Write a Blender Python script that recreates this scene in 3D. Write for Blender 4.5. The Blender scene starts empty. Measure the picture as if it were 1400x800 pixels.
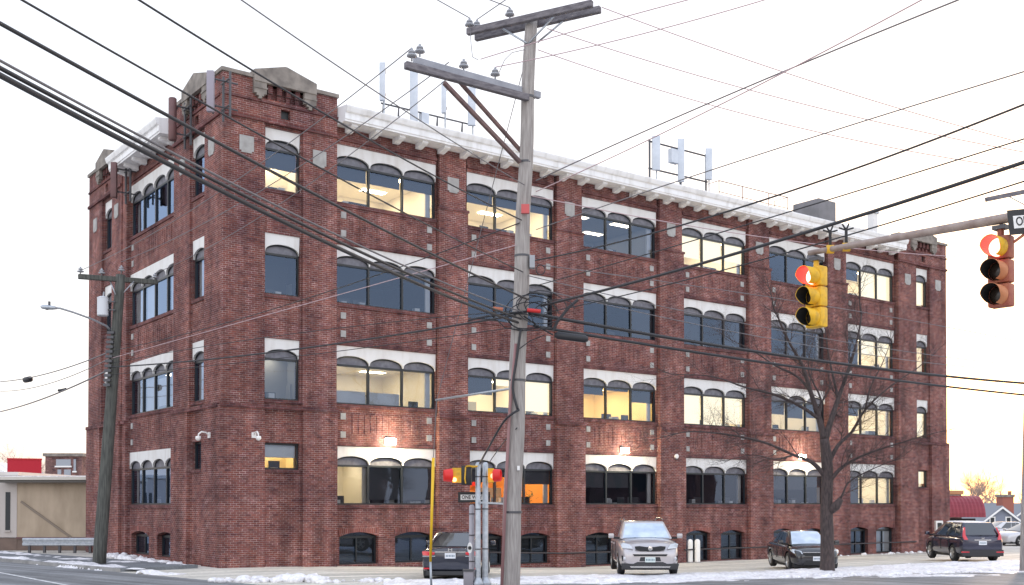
import bpy, bmesh, math, random
from math import sin, cos, pi, radians as R, sqrt, atan2
from mathutils import Vector, Matrix, noise

# ---------------------------------------------------------------- camera, world, sun, exposure
F, CY, PITCH, EYE = 1517.5, 666.1, R(0.82), 2.264
sc = bpy.context.scene
col = sc.collection
cam_d = bpy.data.cameras.new('camera'); cam = bpy.data.objects.new('camera', cam_d); col.objects.link(cam)
cam.location = (0, 0, EYE); cam.rotation_euler = (R(90) + PITCH, 0, 0)
cam_d.sensor_width = 36; cam_d.lens = 36 * F / 1400
cam_d.shift_y = (CY - 400) / 1400; cam_d.clip_start = 0.1; cam_d.clip_end = 6000
sc.camera = cam
SUN_AZ, SUN_EL = R(27), R(4)          # azimuth to the right of the view axis
w = bpy.data.worlds.new('World'); sc.world = w; w.use_nodes = True
nt = w.node_tree; nt.nodes.clear()
out = nt.nodes.new('ShaderNodeOutputWorld')
sky = nt.nodes.new('ShaderNodeTexSky'); sky.sky_type = 'NISHITA'; sky.sun_disc = False
sky.sun_elevation = SUN_EL; sky.sun_rotation = SUN_AZ; sky.dust_density = 2.0
b1 = nt.nodes.new('ShaderNodeBackground'); b1.inputs['Strength'].default_value = 0.08
nt.links.new(sky.outputs[0], b1.inputs['Color'])
tc = nt.nodes.new('ShaderNodeTexCoord'); sep = nt.nodes.new('ShaderNodeSeparateXYZ')
nt.links.new(tc.outputs['Generated'], sep.inputs[0])
ramp = nt.nodes.new('ShaderNodeValToRGB')          # thin high overcast: pale at the horizon, cooler above
e = ramp.color_ramp.elements
e[0].position = 0.0; e[0].color = (1.0, 0.86, 0.80, 1)
e[1].position = 1.0; e[1].color = (0.72, 0.81, 1.0, 1)
x = e.new(0.10); x.color = (0.96, 0.93, 0.97, 1)
x = e.new(0.35); x.color = (0.91, 0.925, 1.0, 1)
nt.links.new(sep.outputs['Z'], ramp.inputs[0])
nz = nt.nodes.new('ShaderNodeTexNoise'); nz.inputs['Scale'].default_value = 2.2; nz.inputs['Detail'].default_value = 4
mp = nt.nodes.new('ShaderNodeMapping'); mp.inputs['Scale'].default_value = (1, 1, 4)
nt.links.new(tc.outputs['Generated'], mp.inputs[0]); nt.links.new(mp.outputs[0], nz.inputs[0])
mr = nt.nodes.new('ShaderNodeMapRange'); mr.inputs[1].default_value = .3; mr.inputs[2].default_value = .7
mr.inputs[3].default_value = 0.78; mr.inputs[4].default_value = 0.96
nt.links.new(nz.outputs[0], mr.inputs[0])
b2 = nt.nodes.new('ShaderNodeBackground')
nt.links.new(ramp.outputs[0], b2.inputs['Color']); # veil is shaped by hand: brightened behind the camera, dimmed in view
mb2 = nt.nodes.new('ShaderNodeMapRange'); mb2.inputs[1].default_value = -1; mb2.inputs[2].default_value = 1; mb2.inputs[3].default_value = 1.32; mb2.inputs[4].default_value = .85
mb2.interpolation_type = 'SMOOTHSTEP'
nt.links.new(sep.outputs['Y'], mb2.inputs[0]); mu = nt.nodes.new('ShaderNodeMath'); mu.operation = 'MULTIPLY'
nt.links.new(mr.outputs[0], mu.inputs[0]); nt.links.new(mb2.outputs[0], mu.inputs[1]); nt.links.new(mu.outputs[0], b2.inputs['Strength'])
ad = nt.nodes.new('ShaderNodeAddShader')
nt.links.new(b1.outputs[0], ad.inputs[0]); nt.links.new(b2.outputs[0], ad.inputs[1])
nt.links.new(ad.outputs[0], out.inputs[0])
sd = bpy.data.lights.new('sun', 'SUN'); sun = bpy.data.objects.new('sun', sd); col.objects.link(sun)
sd.energy = 1.0; sd.angle = R(3); sd.color = (1, .72, .5)
sundir = Vector((sin(SUN_AZ) * cos(SUN_EL), cos(SUN_AZ) * cos(SUN_EL), sin(SUN_EL)))
sun.rotation_euler = sundir.to_track_quat('Z', 'Y').to_euler(); sun.location = (40, 60, 60)
sc.view_settings.view_transform = 'Standard'; sc.view_settings.look = 'None'
sc.view_settings.exposure = 0.60; sc.view_settings.gamma = 1
sc.render.engine = 'CYCLES'
sc.cycles.use_denoising = True
sc.cycles.max_bounces = 7; sc.cycles.transparent_max_bounces = 12
sc.cycles.sample_clamp_indirect = 4; sc.cycles.caustics_reflective = False; sc.cycles.caustics_refractive = False
random.seed(7)

# ---------------------------------------------------------------- surveying helpers (photo measurement -> metres)
PHI = R(36.695); C0 = Vector((-10.082, 38.992, 0))
def ray(x, y):
    a = ((x - 700) / F, 1, -(y - CY) / F); c, s = cos(PITCH), sin(PITCH)
    return Vector((a[0], a[1] * c - a[2] * s, a[1] * s + a[2] * c))
def at(x, y, Y):
    r = ray(x, y); return r * (Y / r.y) + Vector((0, 0, EYE))
D1 = Vector((cos(PHI), sin(PHI), 0)); N1 = Vector((sin(PHI), -cos(PHI), 0))
D2 = Vector((-sin(PHI), cos(PHI), 0)); N2 = -D1
def loc_at(x, y, n, side=False):
    """building-local point where the sight line meets a plane n metres out of the front (or side) wall"""
    r = ray(x, y); N = N2 if side else N1; D = D2 if side else D1
    k = C0 + N * n; t = k.dot(N) / Vector((r.x, r.y, 0)).dot(N); P = r * t
    s = (P - k).dot(D); z = P.z + EYE
    return (-n, s, z) if side else (s, -n, z)
def sm(t):
    t = min(1, max(0, t)); return t * t * (3 - 2 * t)
def G(x, y):
    v = Vector((x, y, 0)) - C0; s = v.dot(D1); n = v.dot(N1)
    return -0.55 * sm((s + 1) / 19) * (1 - sm(n / 18))
def gp(x, y): return Vector((x, y, G(x, y)))

# ---------------------------------------------------------------- materials
MATS = {}
def newmat(name):
    m = bpy.data.materials.new(name); m.use_nodes = True; MATS[name] = m
    return m, m.node_tree, m.node_tree.nodes['Principled BSDF']
def rgb(c): return (c[0], c[1], c[2], 1)
def mat(name, c, rough=.7, metal=0, c2=None, scale=3, amt=1, bump=0, coat=0, spec=.5, detail=5, stretch=(1, 1, 1), lo=.35, hi=.65):
    m, n, p = newmat(name)
    p.inputs['Base Color'].default_value = rgb(c); p.inputs['Roughness'].default_value = rough
    p.inputs['Metallic'].default_value = metal; p.inputs['Specular IOR Level'].default_value = spec
    if coat: p.inputs['Coat Weight'].default_value = coat; p.inputs['Coat Roughness'].default_value = .04
    if c2 or bump:
        t = n.nodes.new('ShaderNodeTexCoord'); mp = n.nodes.new('ShaderNodeMapping'); mp.inputs['Scale'].default_value = stretch
        n.links.new(t.outputs['Object'], mp.inputs[0])
        z = n.nodes.new('ShaderNodeTexNoise'); z.inputs['Scale'].default_value = scale; z.inputs['Detail'].default_value = detail
        n.links.new(mp.outputs[0], z.inputs['Vector'])
        if c2:
            r = n.nodes.new('ShaderNodeValToRGB'); r.color_ramp.elements[0].position = lo; r.color_ramp.elements[1].position = hi
            r.color_ramp.elements[0].color = rgb(c); r.color_ramp.elements[1].color = rgb(c2)
            n.links.new(z.outputs[0], r.inputs[0]); n.links.new(r.outputs[0], p.inputs['Base Color'])
        if bump:
            b = n.nodes.new('ShaderNodeBump'); b.inputs['Strength'].default_value = bump; b.inputs['Distance'].default_value = .02
            n.links.new(z.outputs[0], b.inputs['Height']); n.links.new(b.outputs[0], p.inputs['Normal'])
    return m
def emit(name, c, s, base=None):
    m, n, p = newmat(name)
    p.inputs['Base Color'].default_value = rgb(base or c); p.inputs['Emission Color'].default_value = rgb(c)
    p.inputs['Emission Strength'].default_value = s
    return m
def brick(name, ca, cb, mortar, bw=.215, rh=.075, dark=.45):
    m, n, p = newmat(name); L = n.links.new
    t = n.nodes.new('ShaderNodeTexCoord'); s = n.nodes.new('ShaderNodeSeparateXYZ'); L(t.outputs['Object'], s.inputs[0])
    a = n.nodes.new('ShaderNodeMath'); L(s.outputs[0], a.inputs[0]); L(s.outputs[1], a.inputs[1])
    c = n.nodes.new('ShaderNodeCombineXYZ'); L(a.outputs[0], c.inputs[0]); L(s.outputs[2], c.inputs[1])
    b = n.nodes.new('ShaderNodeTexBrick'); L(c.outputs[0], b.inputs['Vector'])
    b.inputs['Scale'].default_value = 1; b.inputs['Brick Width'].default_value = bw; b.inputs['Row Height'].default_value = rh
    b.inputs['Mortar Size'].default_value = .0075; b.inputs['Mortar Smooth'].default_value = .3; b.inputs['Bias'].default_value = -.1
    b.inputs['Color1'].default_value = rgb(ca); b.inputs['Color2'].default_value = rgb(cb); b.inputs['Mortar'].default_value = rgb(mortar)
    # joints differ: soot dark in places, pale repointing in others
    zj = n.nodes.new('ShaderNodeTexNoise'); zj.inputs['Scale'].default_value = 3.5; zj.inputs['Detail'].default_value = 7; zj.inputs['Roughness'].default_value = .8
    L(t.outputs['Object'], zj.inputs['Vector']); rj = n.nodes.new('ShaderNodeValToRGB'); rj.color_ramp.elements[0].position = .38; rj.color_ramp.elements[1].position = .64
    rj.color_ramp.elements[0].color = (mortar[0] * .38, mortar[1] * .34, mortar[2] * .36, 1); rj.color_ramp.elements[1].color = (mortar[0] * 1.25, mortar[1] * 1.25, mortar[2] * 1.25, 1)
    L(zj.outputs[0], rj.inputs[0]); L(rj.outputs[0], b.inputs['Mortar'])
    # single odd bricks, much darker or paler than their neighbours
    wn = n.nodes.new('ShaderNodeTexBrick'); L(c.outputs[0], wn.inputs['Vector'])
    wn.inputs['Scale'].default_value = 1; wn.inputs['Brick Width'].default_value = bw; wn.inputs['Row Height'].default_value = rh
    wn.inputs['Mortar Size'].default_value = 0; wn.inputs['Color1'].default_value = (0, 0, 0, 1); wn.inputs['Color2'].default_value = (1, 1, 1, 1)
    wn.offset_frequency = 2; wn.squash = 1
    r1 = n.nodes.new('ShaderNodeValToRGB'); r1.color_ramp.elements[0].position = .02; r1.color_ramp.elements[0].color = (.45, .50, .62, 1)
    r1.color_ramp.elements[1].position = .2; r1.color_ramp.elements[1].color = (1, 1, 1, 1)
    q = r1.color_ramp.elements.new(.84); q.color = (1, 1, 1, 1); q = r1.color_ramp.elements.new(.95); q.color = (1.75, 1.7, 1.7, 1)
    L(wn.outputs['Color'], r1.inputs[0])
    m1 = n.nodes.new('ShaderNodeMix'); m1.data_type = 'RGBA'; m1.blend_type = 'MULTIPLY'; m1.inputs[0].default_value = .9
    L(b.outputs['Color'], m1.inputs[6]); L(r1.outputs[0], m1.inputs[7])
    # broad weathering and whitish bloom
    z = n.nodes.new('ShaderNodeTexNoise'); z.inputs['Scale'].default_value = .55; z.inputs['Detail'].default_value = 7; z.inputs['Roughness'].default_value = .65
    L(t.outputs['Object'], z.inputs['Vector'])
    r2 = n.nodes.new('ShaderNodeValToRGB'); r2.color_ramp.elements[0].position = .3; r2.color_ramp.elements[0].color = (.52, .50, .56, 1)
    r2.color_ramp.elements[1].position = .68; r2.color_ramp.elements[1].color = (1.30, 1.22, 1.14, 1)
    L(z.outputs[0], r2.inputs[0])
    m2 = n.nodes.new('ShaderNodeMix'); m2.data_type = 'RGBA'; m2.blend_type = 'MULTIPLY'; m2.inputs[0].default_value = 1
    L(m1.outputs[2], m2.inputs[6]); L(r2.outputs[0], m2.inputs[7])
    z2 = n.nodes.new('ShaderNodeTexNoise'); z2.inputs['Scale'].default_value = 1.3; z2.inputs['Detail'].default_value = 8; z2.inputs['Roughness'].default_value = .75
    mp = n.nodes.new('ShaderNodeMapping'); mp.inputs['Scale'].default_value = (1, 1, 1.8); L(t.outputs['Object'], mp.inputs[0]); L(mp.outputs[0], z2.inputs['Vector'])
    r3 = n.nodes.new('ShaderNodeValToRGB'); r3.color_ramp.elements[0].position = .56; r3.color_ramp.elements[0].color = (0, 0, 0, 1)
    r3.color_ramp.elements[1].position = .8; r3.color_ramp.elements[1].color = (.55, .55, .55, 1); L(z2.outputs[0], r3.inputs[0])
    m3 = n.nodes.new('ShaderNodeMix'); m3.data_type = 'RGBA'; L(r3.outputs[0], m3.inputs[0]); L(m2.outputs[2], m3.inputs[6])
    m3.inputs[7].default_value = (.40, .29, .28, 1)
    # rain streaks and soot running down the wall, and a few orange repaired patches
    z4 = n.nodes.new('ShaderNodeTexNoise'); z4.inputs['Scale'].default_value = 2.2; z4.inputs['Detail'].default_value = 6
    mp4 = n.nodes.new('ShaderNodeMapping'); mp4.inputs['Scale'].default_value = (1, 1, .09); L(t.outputs['Object'], mp4.inputs[0]); L(mp4.outputs[0], z4.inputs['Vector'])
    r4 = n.nodes.new('ShaderNodeMapRange'); r4.inputs[1].default_value = .35; r4.inputs[2].default_value = .62; r4.inputs[3].default_value = .70; r4.inputs[4].default_value = 1.08; L(z4.outputs[0], r4.inputs[0])
    m4 = n.nodes.new('ShaderNodeMix'); m4.data_type = 'RGBA'; m4.blend_type = 'MULTIPLY'; m4.inputs[0].default_value = 1; L(m3.outputs[2], m4.inputs[6]); L(r4.outputs[0], m4.inputs[7])
    z5 = n.nodes.new('ShaderNodeTexNoise'); z5.inputs['Scale'].default_value = .8; z5.inputs['Detail'].default_value = 5; z5.inputs['Roughness'].default_value = .8
    mp5 = n.nodes.new('ShaderNodeMapping'); mp5.inputs['Location'].default_value = (7, 3, 5); L(t.outputs['Object'], mp5.inputs[0]); L(mp5.outputs[0], z5.inputs['Vector'])
    r5 = n.nodes.new('ShaderNodeMapRange'); r5.inputs[1].default_value = .66; r5.inputs[2].default_value = .74; r5.inputs[3].default_value = 0; r5.inputs[4].default_value = .55; L(z5.outputs[0], r5.inputs[0])
    m5 = n.nodes.new('ShaderNodeMix'); m5.data_type = 'RGBA'; L(r5.outputs[0], m5.inputs[0]); L(m4.outputs[2], m5.inputs[6]); m5.inputs[7].default_value = (.38, .15, .09, 1)
    L(m5.outputs[2], p.inputs['Base Color']); p.inputs['Roughness'].default_value = .9; p.inputs['Specular IOR Level'].default_value = .2
    bp = n.nodes.new('ShaderNodeBump'); bp.inputs['Strength'].default_value = .5; bp.inputs['Distance'].default_value = .008; bp.invert = True
    L(b.outputs['Fac'], bp.inputs['Height']); L(bp.outputs[0], p.inputs['Normal'])
    return m
BR = brick('red_brick', (.265, .095, .077), (.112, .048, .050), (.42, .34, .32))
BRT = brick('red_brick_trim', (.185, .07, .066), (.12, .05, .052), (.24, .19, .185))
ARCHB = brick('arch_brick', (.26, .095, .08), (.17, .06, .055), (.36, .27, .25), bw=.08, rh=.22)
FARB = brick('far_brick', (.22, .12, .11), (.15, .08, .08), (.3, .25, .24))
STONE = mat('weathered_stone', (.30, .265, .235), .9, c2=(.17, .15, .135), scale=2.5, bump=.3)
PLAQ = mat('grey_stone_plaque', (.42, .41, .40), .9, c2=(.32, .31, .30), scale=4)
WHITE = mat('white_paint', (.72, .71, .70), .6, c2=(.58, .55, .52), scale=3.2, detail=9, lo=.46, hi=.82, stretch=(1, 1, .25))
CORN = mat('white_cornice', (.86, .86, .87), .55, c2=(.60, .585, .57), scale=3.0, detail=9, lo=.5, hi=.85, stretch=(1, 1, .2))
TYMP = mat('arch_infill_grey', (.18, .18, .21), .5, c2=(.11, .11, .135), scale=5)
FRAME = mat('dark_bronze_frame', (.018, .022, .026), .4)
BLACK = mat('black_rubber', (.015, .015, .017), .6)
INBLK = mat('dark_panel', (.02, .024, .028), .5)
ROOF = mat('roof_membrane', (.25, .25, .26), .9)
GALV = mat('galvanised_steel', (.48, .51, .55), .42, .6, c2=(.36, .39, .43), scale=9, detail=6)
GREYP = mat('grey_antenna', (.60, .64, .70), .5, c2=(.52, .56, .62), scale=3)
DKMET = mat('dark_metal', (.09, .09, .10), .5, .3)
BRNMET = mat('brown_metal', (.16, .075, .075), .55, c2=(.12, .06, .06), scale=3)
WOOD = mat('weathered_pole_wood', (.42, .39, .37), .85, c2=(.24, .215, .205), scale=6, detail=9, bump=.6, stretch=(4, 4, .35), lo=.3, hi=.7)
WOODG = mat('dark_green_pole_wood', (.11, .112, .10), .85, c2=(.05, .052, .048), scale=6, detail=9, bump=.6, stretch=(4, 4, .35))
ARMW = mat('crossarm_wood', (.20, .185, .20), .85, c2=(.11, .10, .115), scale=5, bump=.4, stretch=(1, 1, 4))
BRACEW = mat('brace_wood', (.20, .12, .11), .8, c2=(.11, .07, .07), scale=5)
WIREB = mat('black_cable', (.025, .025, .03), .55)
WIREG = mat('grey_cable', (.16, .15, .16), .6)
WIREP = mat('copper_cable', (.50, .36, .38), .6)
PORC = mat('grey_porcelain', (.32, .33, .36), .25)
YEL = mat('signal_yellow', (.80, .46, .02), .5, c2=(.42, .24, .04), scale=7, detail=9, lo=.45, hi=.78)
YELG = mat('guard_yellow', (.82, .50, .02), .5)
REDV = mat('red_plastic', (.55, .02, .02), .4)
REDL = emit('red_lens_lit', (1, .22, .16), 6)
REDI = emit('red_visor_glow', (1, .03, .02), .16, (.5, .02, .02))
LENSD = mat('dark_lens', (.03, .02, .015), .25)
SIGNB = mat('sign_black', (.02, .02, .022), .5)
SIGNW = mat('sign_white', (.80, .79, .78), .5)
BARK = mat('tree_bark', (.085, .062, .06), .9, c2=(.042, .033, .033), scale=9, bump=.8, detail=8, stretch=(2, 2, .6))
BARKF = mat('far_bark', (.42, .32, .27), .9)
CEILL = emit('ceiling_light_panel', (1, .88, .64), 13)
FLOODM = emit('flood_lens', (1, .90, .68), 60)
RW = mat('room_wall_cream', (.80, .74, .62), .85)
RO = mat('room_wall_orange', (.72, .34, .07), .85)
RG = mat('room_wall_grey', (.30, .30, .29), .9)
RD = mat('room_dark', (.06, .06, .065), .9)
RY = mat('room_wall_yellow', (.80, .66, .34), .85)
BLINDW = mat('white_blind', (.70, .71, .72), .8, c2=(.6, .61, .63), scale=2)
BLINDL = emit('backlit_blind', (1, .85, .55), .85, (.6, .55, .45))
BLINDG = mat('grey_blind', (.07, .075, .085), .85)
FURN = mat('office_dark', (.045, .05, .055), .6)
PAPER = mat('office_white', (.62, .64, .66), .7)
BLUEC = mat('blue_box', (.08, .22, .6), .5)
LEAF = mat('house_plant_leaf', (.05, .12, .035), .6)
BOLL = mat('bollard_white', (.82, .80, .78), .5)
PIPEM = mat('dark_pipe', (.03, .025, .03), .5)
CONC = mat('kerb_concrete', (.36, .35, .34), .9, c2=(.24, .235, .23), scale=2)
BEIGE = mat('beige_stucco', (.50, .40, .30), .9, c2=(.38, .30, .22), scale=1.6, detail=8, stretch=(1, 1, .35))
BEIGED = mat('brown_plinth', (.19, .135, .11), .9, c2=(.14, .10, .085), scale=2)
PALE = mat('pale_stucco', (.50, .45, .42), .9)
REDW = mat('bright_red_panel', (.50, .01, .03), .6)
AWN = mat('maroon_awning_metal', (.30, .03, .05), .45, c2=(.25, .022, .04), scale=2)
TAN = mat('tan_parapet', (.62, .34, .17), .8)
SHING = mat('grey_shingle', (.22, .23, .26), .9)
HSID = mat('grey_siding', (.22, .24, .30), .8)
def glass(name, tint, refl, k, ior=1.5, base=.0):
    m = bpy.data.materials.new(name); m.use_nodes = True; n = m.node_tree; n.nodes.clear(); L = n.links.new
    o = n.nodes.new('ShaderNodeOutputMaterial'); t = n.nodes.new('ShaderNodeBsdfTransparent'); t.inputs[0].default_value = rgb(tint)
    g = n.nodes.new('ShaderNodeBsdfGlossy'); g.inputs[0].default_value = rgb(refl); g.inputs['Roughness'].default_value = .015
    f = n.nodes.new('ShaderNodeFresnel'); f.inputs[0].default_value = ior
    a = n.nodes.new('ShaderNodeMath'); a.operation = 'MULTIPLY_ADD'; a.use_clamp = True
    L(f.outputs[0], a.inputs[0]); a.inputs[1].default_value = k; a.inputs[2].default_value = base
    co = n.nodes.new('ShaderNodeTexCoord'); z = n.nodes.new('ShaderNodeTexNoise'); z.inputs['Scale'].default_value = .9; z.inputs['Detail'].default_value = 1
    L(co.outputs['Object'], z.inputs['Vector']); bp = n.nodes.new('ShaderNodeBump'); bp.inputs['Strength'].default_value = .25; bp.inputs['Distance'].default_value = .02
    L(z.outputs[0], bp.inputs['Height']); L(bp.outputs[0], g.inputs['Normal'])
    mx = n.nodes.new('ShaderNodeMixShader'); L(a.outputs[0], mx.inputs[0]); L(t.outputs[0], mx.inputs[1]); L(g.outputs[0], mx.inputs[2]); L(mx.outputs[0], o.inputs[0])
    MATS[name] = m; return m
GLASS = glass('window_glass', (.88, .89, .90), (.50, .68, 1.0), 2.3)
CARGL = glass('car_glass', (.30, .34, .36), (.80, .92, 1.0), 2.2, 1.6, .10)

# ---------------------------------------------------------------- mesh helpers
class MB:
    def __init__(s): s.v = []; s.f = []
    def add(s, vs, fs):
        k = len(s.v); s.v += [tuple(q) for q in vs]; s.f += [tuple(i + k for i in q) for q in fs]; return s
    def box(s, x0, x1, y0, y1, z0, z1):
        return s.add([(x0, y0, z0), (x1, y0, z0), (x1, y1, z0), (x0, y1, z0), (x0, y0, z1), (x1, y0, z1), (x1, y1, z1), (x0, y1, z1)],
                     [(0, 3, 2, 1), (4, 5, 6, 7), (0, 1, 5, 4), (1, 2, 6, 5), (2, 3, 7, 6), (3, 0, 4, 7)])
    def beam(s, a, b, w, h, up=Vector((0, 0, 1))):
        a, b = Vector(a), Vector(b); d = (b - a).normalized(); sd = d.cross(up)
        if sd.length < 1e-4: sd = Vector((1, 0, 0))
        sd.normalize(); u = sd.cross(d); vs = []
        for p in (a, b):
            for i, j in ((-1, -1), (1, -1), (1, 1), (-1, 1)): vs.append(p + sd * i * w / 2 + u * j * h / 2)
        return s.add(vs, [(0, 1, 2, 3), (7, 6, 5, 4), (0, 4, 5, 1), (1, 5, 6, 2), (2, 6, 7, 3), (3, 7, 4, 0)])
    def tube(s, pts, rad, seg=8, cap=True):
        pts = [Vector(p) for p in pts]
        if not isinstance(rad, (list, tuple)): rad = [rad] * len(pts)
        rings = []; prev = None
        for i, p in enumerate(pts):
            d = (pts[min(i + 1, len(pts) - 1)] - pts[max(i - 1, 0)])
            d = d.normalized() if d.length > 1e-9 else Vector((0, 0, 1))
            if prev is None:
                a = d.cross(Vector((0, 0, 1)));
                if a.length < .05: a = d.cross(Vector((1, 0, 0)))
            else: a = prev - d * prev.dot(d)
            a.normalize(); prev = a; b = d.cross(a)
            rings.append([p + (a * cos(2 * pi * k / seg) + b * sin(2 * pi * k / seg)) * rad[i] for k in range(seg)])
        vs = [q for r in rings for q in r]; fs = []
        for i in range(len(pts) - 1):
            for k in range(seg):
                k2 = (k + 1) % seg; fs.append((i * seg + k, i * seg + k2, (i + 1) * seg + k2, (i + 1) * seg + k))
        if cap: fs.append(tuple(range(seg))[::-1]); fs.append(tuple((len(pts) - 1) * seg + k for k in range(seg)))
        return s.add(vs, fs)
    def lathe(s, o, axis, prof, seg=16):
        """prof: list of (distance along axis, radius)"""
        o = Vector(o); d = Vector(axis).normalized()
        return s.tube_prof(o, d, prof, seg)
    def tube_prof(s, o, d, prof, seg):
        a = d.cross(Vector((0, 0, 1)));
        if a.length < .05: a = d.cross(Vector((1, 0, 0)))
        a.normalize(); b = d.cross(a); vs = []; fs = []
        for (h, r) in prof:
            for k in range(seg): vs.append(o + d * h + (a * cos(2 * pi * k / seg) + b * sin(2 * pi * k / seg)) * max(r, 1e-4))
        for i in range(len(prof) - 1):
            for k in range(seg):
                k2 = (k + 1) % seg; fs.append((i * seg + k, i * seg + k2, (i + 1) * seg + k2, (i + 1) * seg + k))
        return s.add(vs, fs)
    def prism(s, poly, off):
        """poly: 3D points of a planar outline; extruded by vector off"""
        n = len(poly); off = Vector(off); a = [Vector(p) for p in poly]; b = [p + off for p in a]
        fs = [tuple(range(n)), tuple(range(2 * n - 1, n - 1, -1))] + [(i, i + n, (i + 1) % n + n, (i + 1) % n) for i in range(n)]
        return s.add(a + b, fs)
    def build(s, name, m, parent=None, smooth=False, origin=None, label=None, kind=None, cat=None, group=None, fix=True):
        me = bpy.data.meshes.new(name)
        off = Vector(origin) if origin is not None else Vector((0, 0, 0))
        me.from_pydata([Vector(q) - off for q in s.v], [], s.f); me.validate(); me.update()
        if fix:
            bm = bmesh.new(); bm.from_mesh(me); bmesh.ops.recalc_face_normals(bm, faces=bm.faces); bm.to_mesh(me); bm.free()
        if smooth:
            for p in me.polygons: p.use_smooth = True
        me.materials.append(m)
        o = bpy.data.objects.new(name, me); col.objects.link(o)
        if parent is not None: o.parent = parent
        else: o.location = off
        props(o, label, cat, group, kind); return o
def props(o, label=None, cat=None, group=None, kind=None):
    if label: o['label'] = label
    if cat: o['category'] = cat
    if group: o['group'] = group
    if kind: o['kind'] = kind
    return o
def thing(name, label, cat, loc=(0, 0, 0), rz=0, group=None):
    o = bpy.data.objects.new(name, None); col.objects.link(o); o.location = loc; o.rotation_euler = (0, 0, rz)
    o.empty_display_size = .3; return props(o, label, cat, group)
def copy_tree(o, parent=None):
    c = o.copy(); col.objects.link(c); c.parent = parent
    for ch in list(o.children): copy_tree(ch, c)
    return c
def ang_smooth(o, a=35):
    me = o.data
    for p in me.polygons: p.use_smooth = True
    bm = bmesh.new(); bm.from_mesh(me)
    for ed in bm.edges:
        if len(ed.link_faces) != 2 or ed.calc_face_angle(0) > R(a): ed.smooth = False
    bm.to_mesh(me); bm.free(); return o
def bevel(o, wdt, seg=2, ang=30):
    bm = bmesh.new(); bm.from_mesh(o.data)
    bmesh.ops.remove_doubles(bm, verts=bm.verts, dist=1e-4)
    es = [ed for ed in bm.edges if len(ed.link_faces) == 2 and ed.calc_face_angle(0) > R(ang)]
    bmesh.ops.bevel(bm, geom=es, offset=wdt, segments=seg, affect='EDGES', profile=.5, clamp_overlap=True)
    bm.to_mesh(o.data); bm.free(); return ang_smooth(o)
def text_mesh(name, txt, size, m, parent, mtx, extr=.002, bold=.0):
    cu = bpy.data.curves.new(name, 'FONT'); cu.body = txt; cu.size = size; cu.extrude = extr; cu.offset = bold
    cu.align_x = 'CENTER'; cu.align_y = 'CENTER'; cu.resolution_u = 3
    to = bpy.data.objects.new('tmp_text', cu); col.objects.link(to)
    bpy.context.view_layer.update()
    me = bpy.data.meshes.new_from_object(to); bpy.data.objects.remove(to); bpy.data.curves.remove(cu)
    me.transform(mtx); me.materials.clear(); me.materials.append(m)
    o = bpy.data.objects.new(name, me); col.objects.link(o); o.parent = parent; return o

# ---------------------------------------------------------------- ground, roads, snow
def frange(a, b, st):
    n = int(round((b - a) / st)); return [a + (b - a) * i / n for i in range(n + 1)]
def ground_mat(name, ca, cb, cc, s1=.35, s2=9, rough=.85, lo=.35, hi=.62, patch=None):
    m, n, p = newmat(name); L = n.links.new
    t = n.nodes.new('ShaderNodeNewGeometry')
    z = n.nodes.new('ShaderNodeTexNoise'); z.inputs['Scale'].default_value = s1; z.inputs['Detail'].default_value = 9; z.inputs['Roughness'].default_value = .68
    L(t.outputs['Position'], z.inputs['Vector'])
    r = n.nodes.new('ShaderNodeValToRGB'); r.color_ramp.elements[0].position = lo; r.color_ramp.elements[1].position = hi
    r.color_ramp.elements[0].color = rgb(ca); r.color_ramp.elements[1].color = rgb(cb)
    if cc:
        q = r.color_ramp.elements.new(min(.95, hi + .14)); q.color = rgb(cc)
    L(z.outputs[0], r.inputs[0])
    z2 = n.nodes.new('ShaderNodeTexNoise'); z2.inputs['Scale'].default_value = s2; z2.inputs['Detail'].default_value = 6
    L(t.outputs['Position'], z2.inputs['Vector'])
    mr = n.nodes.new('ShaderNodeMapRange'); mr.inputs[1].default_value = .3; mr.inputs[2].default_value = .7; mr.inputs[3].default_value = .82; mr.inputs[4].default_value = 1.14
    L(z2.outputs[0], mr.inputs[0])
    mx = n.nodes.new('ShaderNodeMix'); mx.data_type = 'RGBA'; mx.blend_type = 'MULTIPLY'; mx.inputs[0].default_value = 1
    L(r.outputs[0], mx.inputs[6]); L(mr.outputs[0], mx.inputs[7]); L(mx.outputs[2], p.inputs['Base Color'])
    if patch:              # long tyre worn streaks along direction patch (degrees)
        mq = n.nodes.new('ShaderNodeMapping'); mq.vector_type = 'TEXTURE'; mq.inputs['Rotation'].default_value = (0, 0, R(patch)); mq.inputs['Scale'].default_value = (9, .42, 1); L(t.outputs['Position'], mq.inputs[0])
        z3 = n.nodes.new('ShaderNodeTexNoise'); z3.inputs['Scale'].default_value = 1.0; z3.inputs['Detail'].default_value = 5; L(mq.outputs[0], z3.inputs['Vector'])
        m3 = n.nodes.new('ShaderNodeMapRange'); m3.inputs[1].default_value = .38; m3.inputs[2].default_value = .62; m3.inputs[3].default_value = .62; m3.inputs[4].default_value = 1.12; L(z3.outputs[0], m3.inputs[0])
        m4 = n.nodes.new('ShaderNodeMix'); m4.data_type = 'RGBA'; m4.blend_type = 'MULTIPLY'; m4.inputs[0].default_value = 1
        L(mx.outputs[2], m4.inputs[6]); L(m3.outputs[0], m4.inputs[7]); L(m4.outputs[2], p.inputs['Base Color'])
    p.inputs['Roughness'].default_value = rough
    b = n.nodes.new('ShaderNodeBump'); b.inputs['Strength'].default_value = .35; b.inputs['Distance'].default_value = .02
    L(z2.outputs[0], b.inputs['Height']); L(b.outputs[0], p.inputs['Normal'])
    return m
LOT = ground_mat('salted_lot_asphalt', (.56, .53, .47), (.72, .68, .61), (.82, .80, .76), .22, 7, patch=32)
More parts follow.
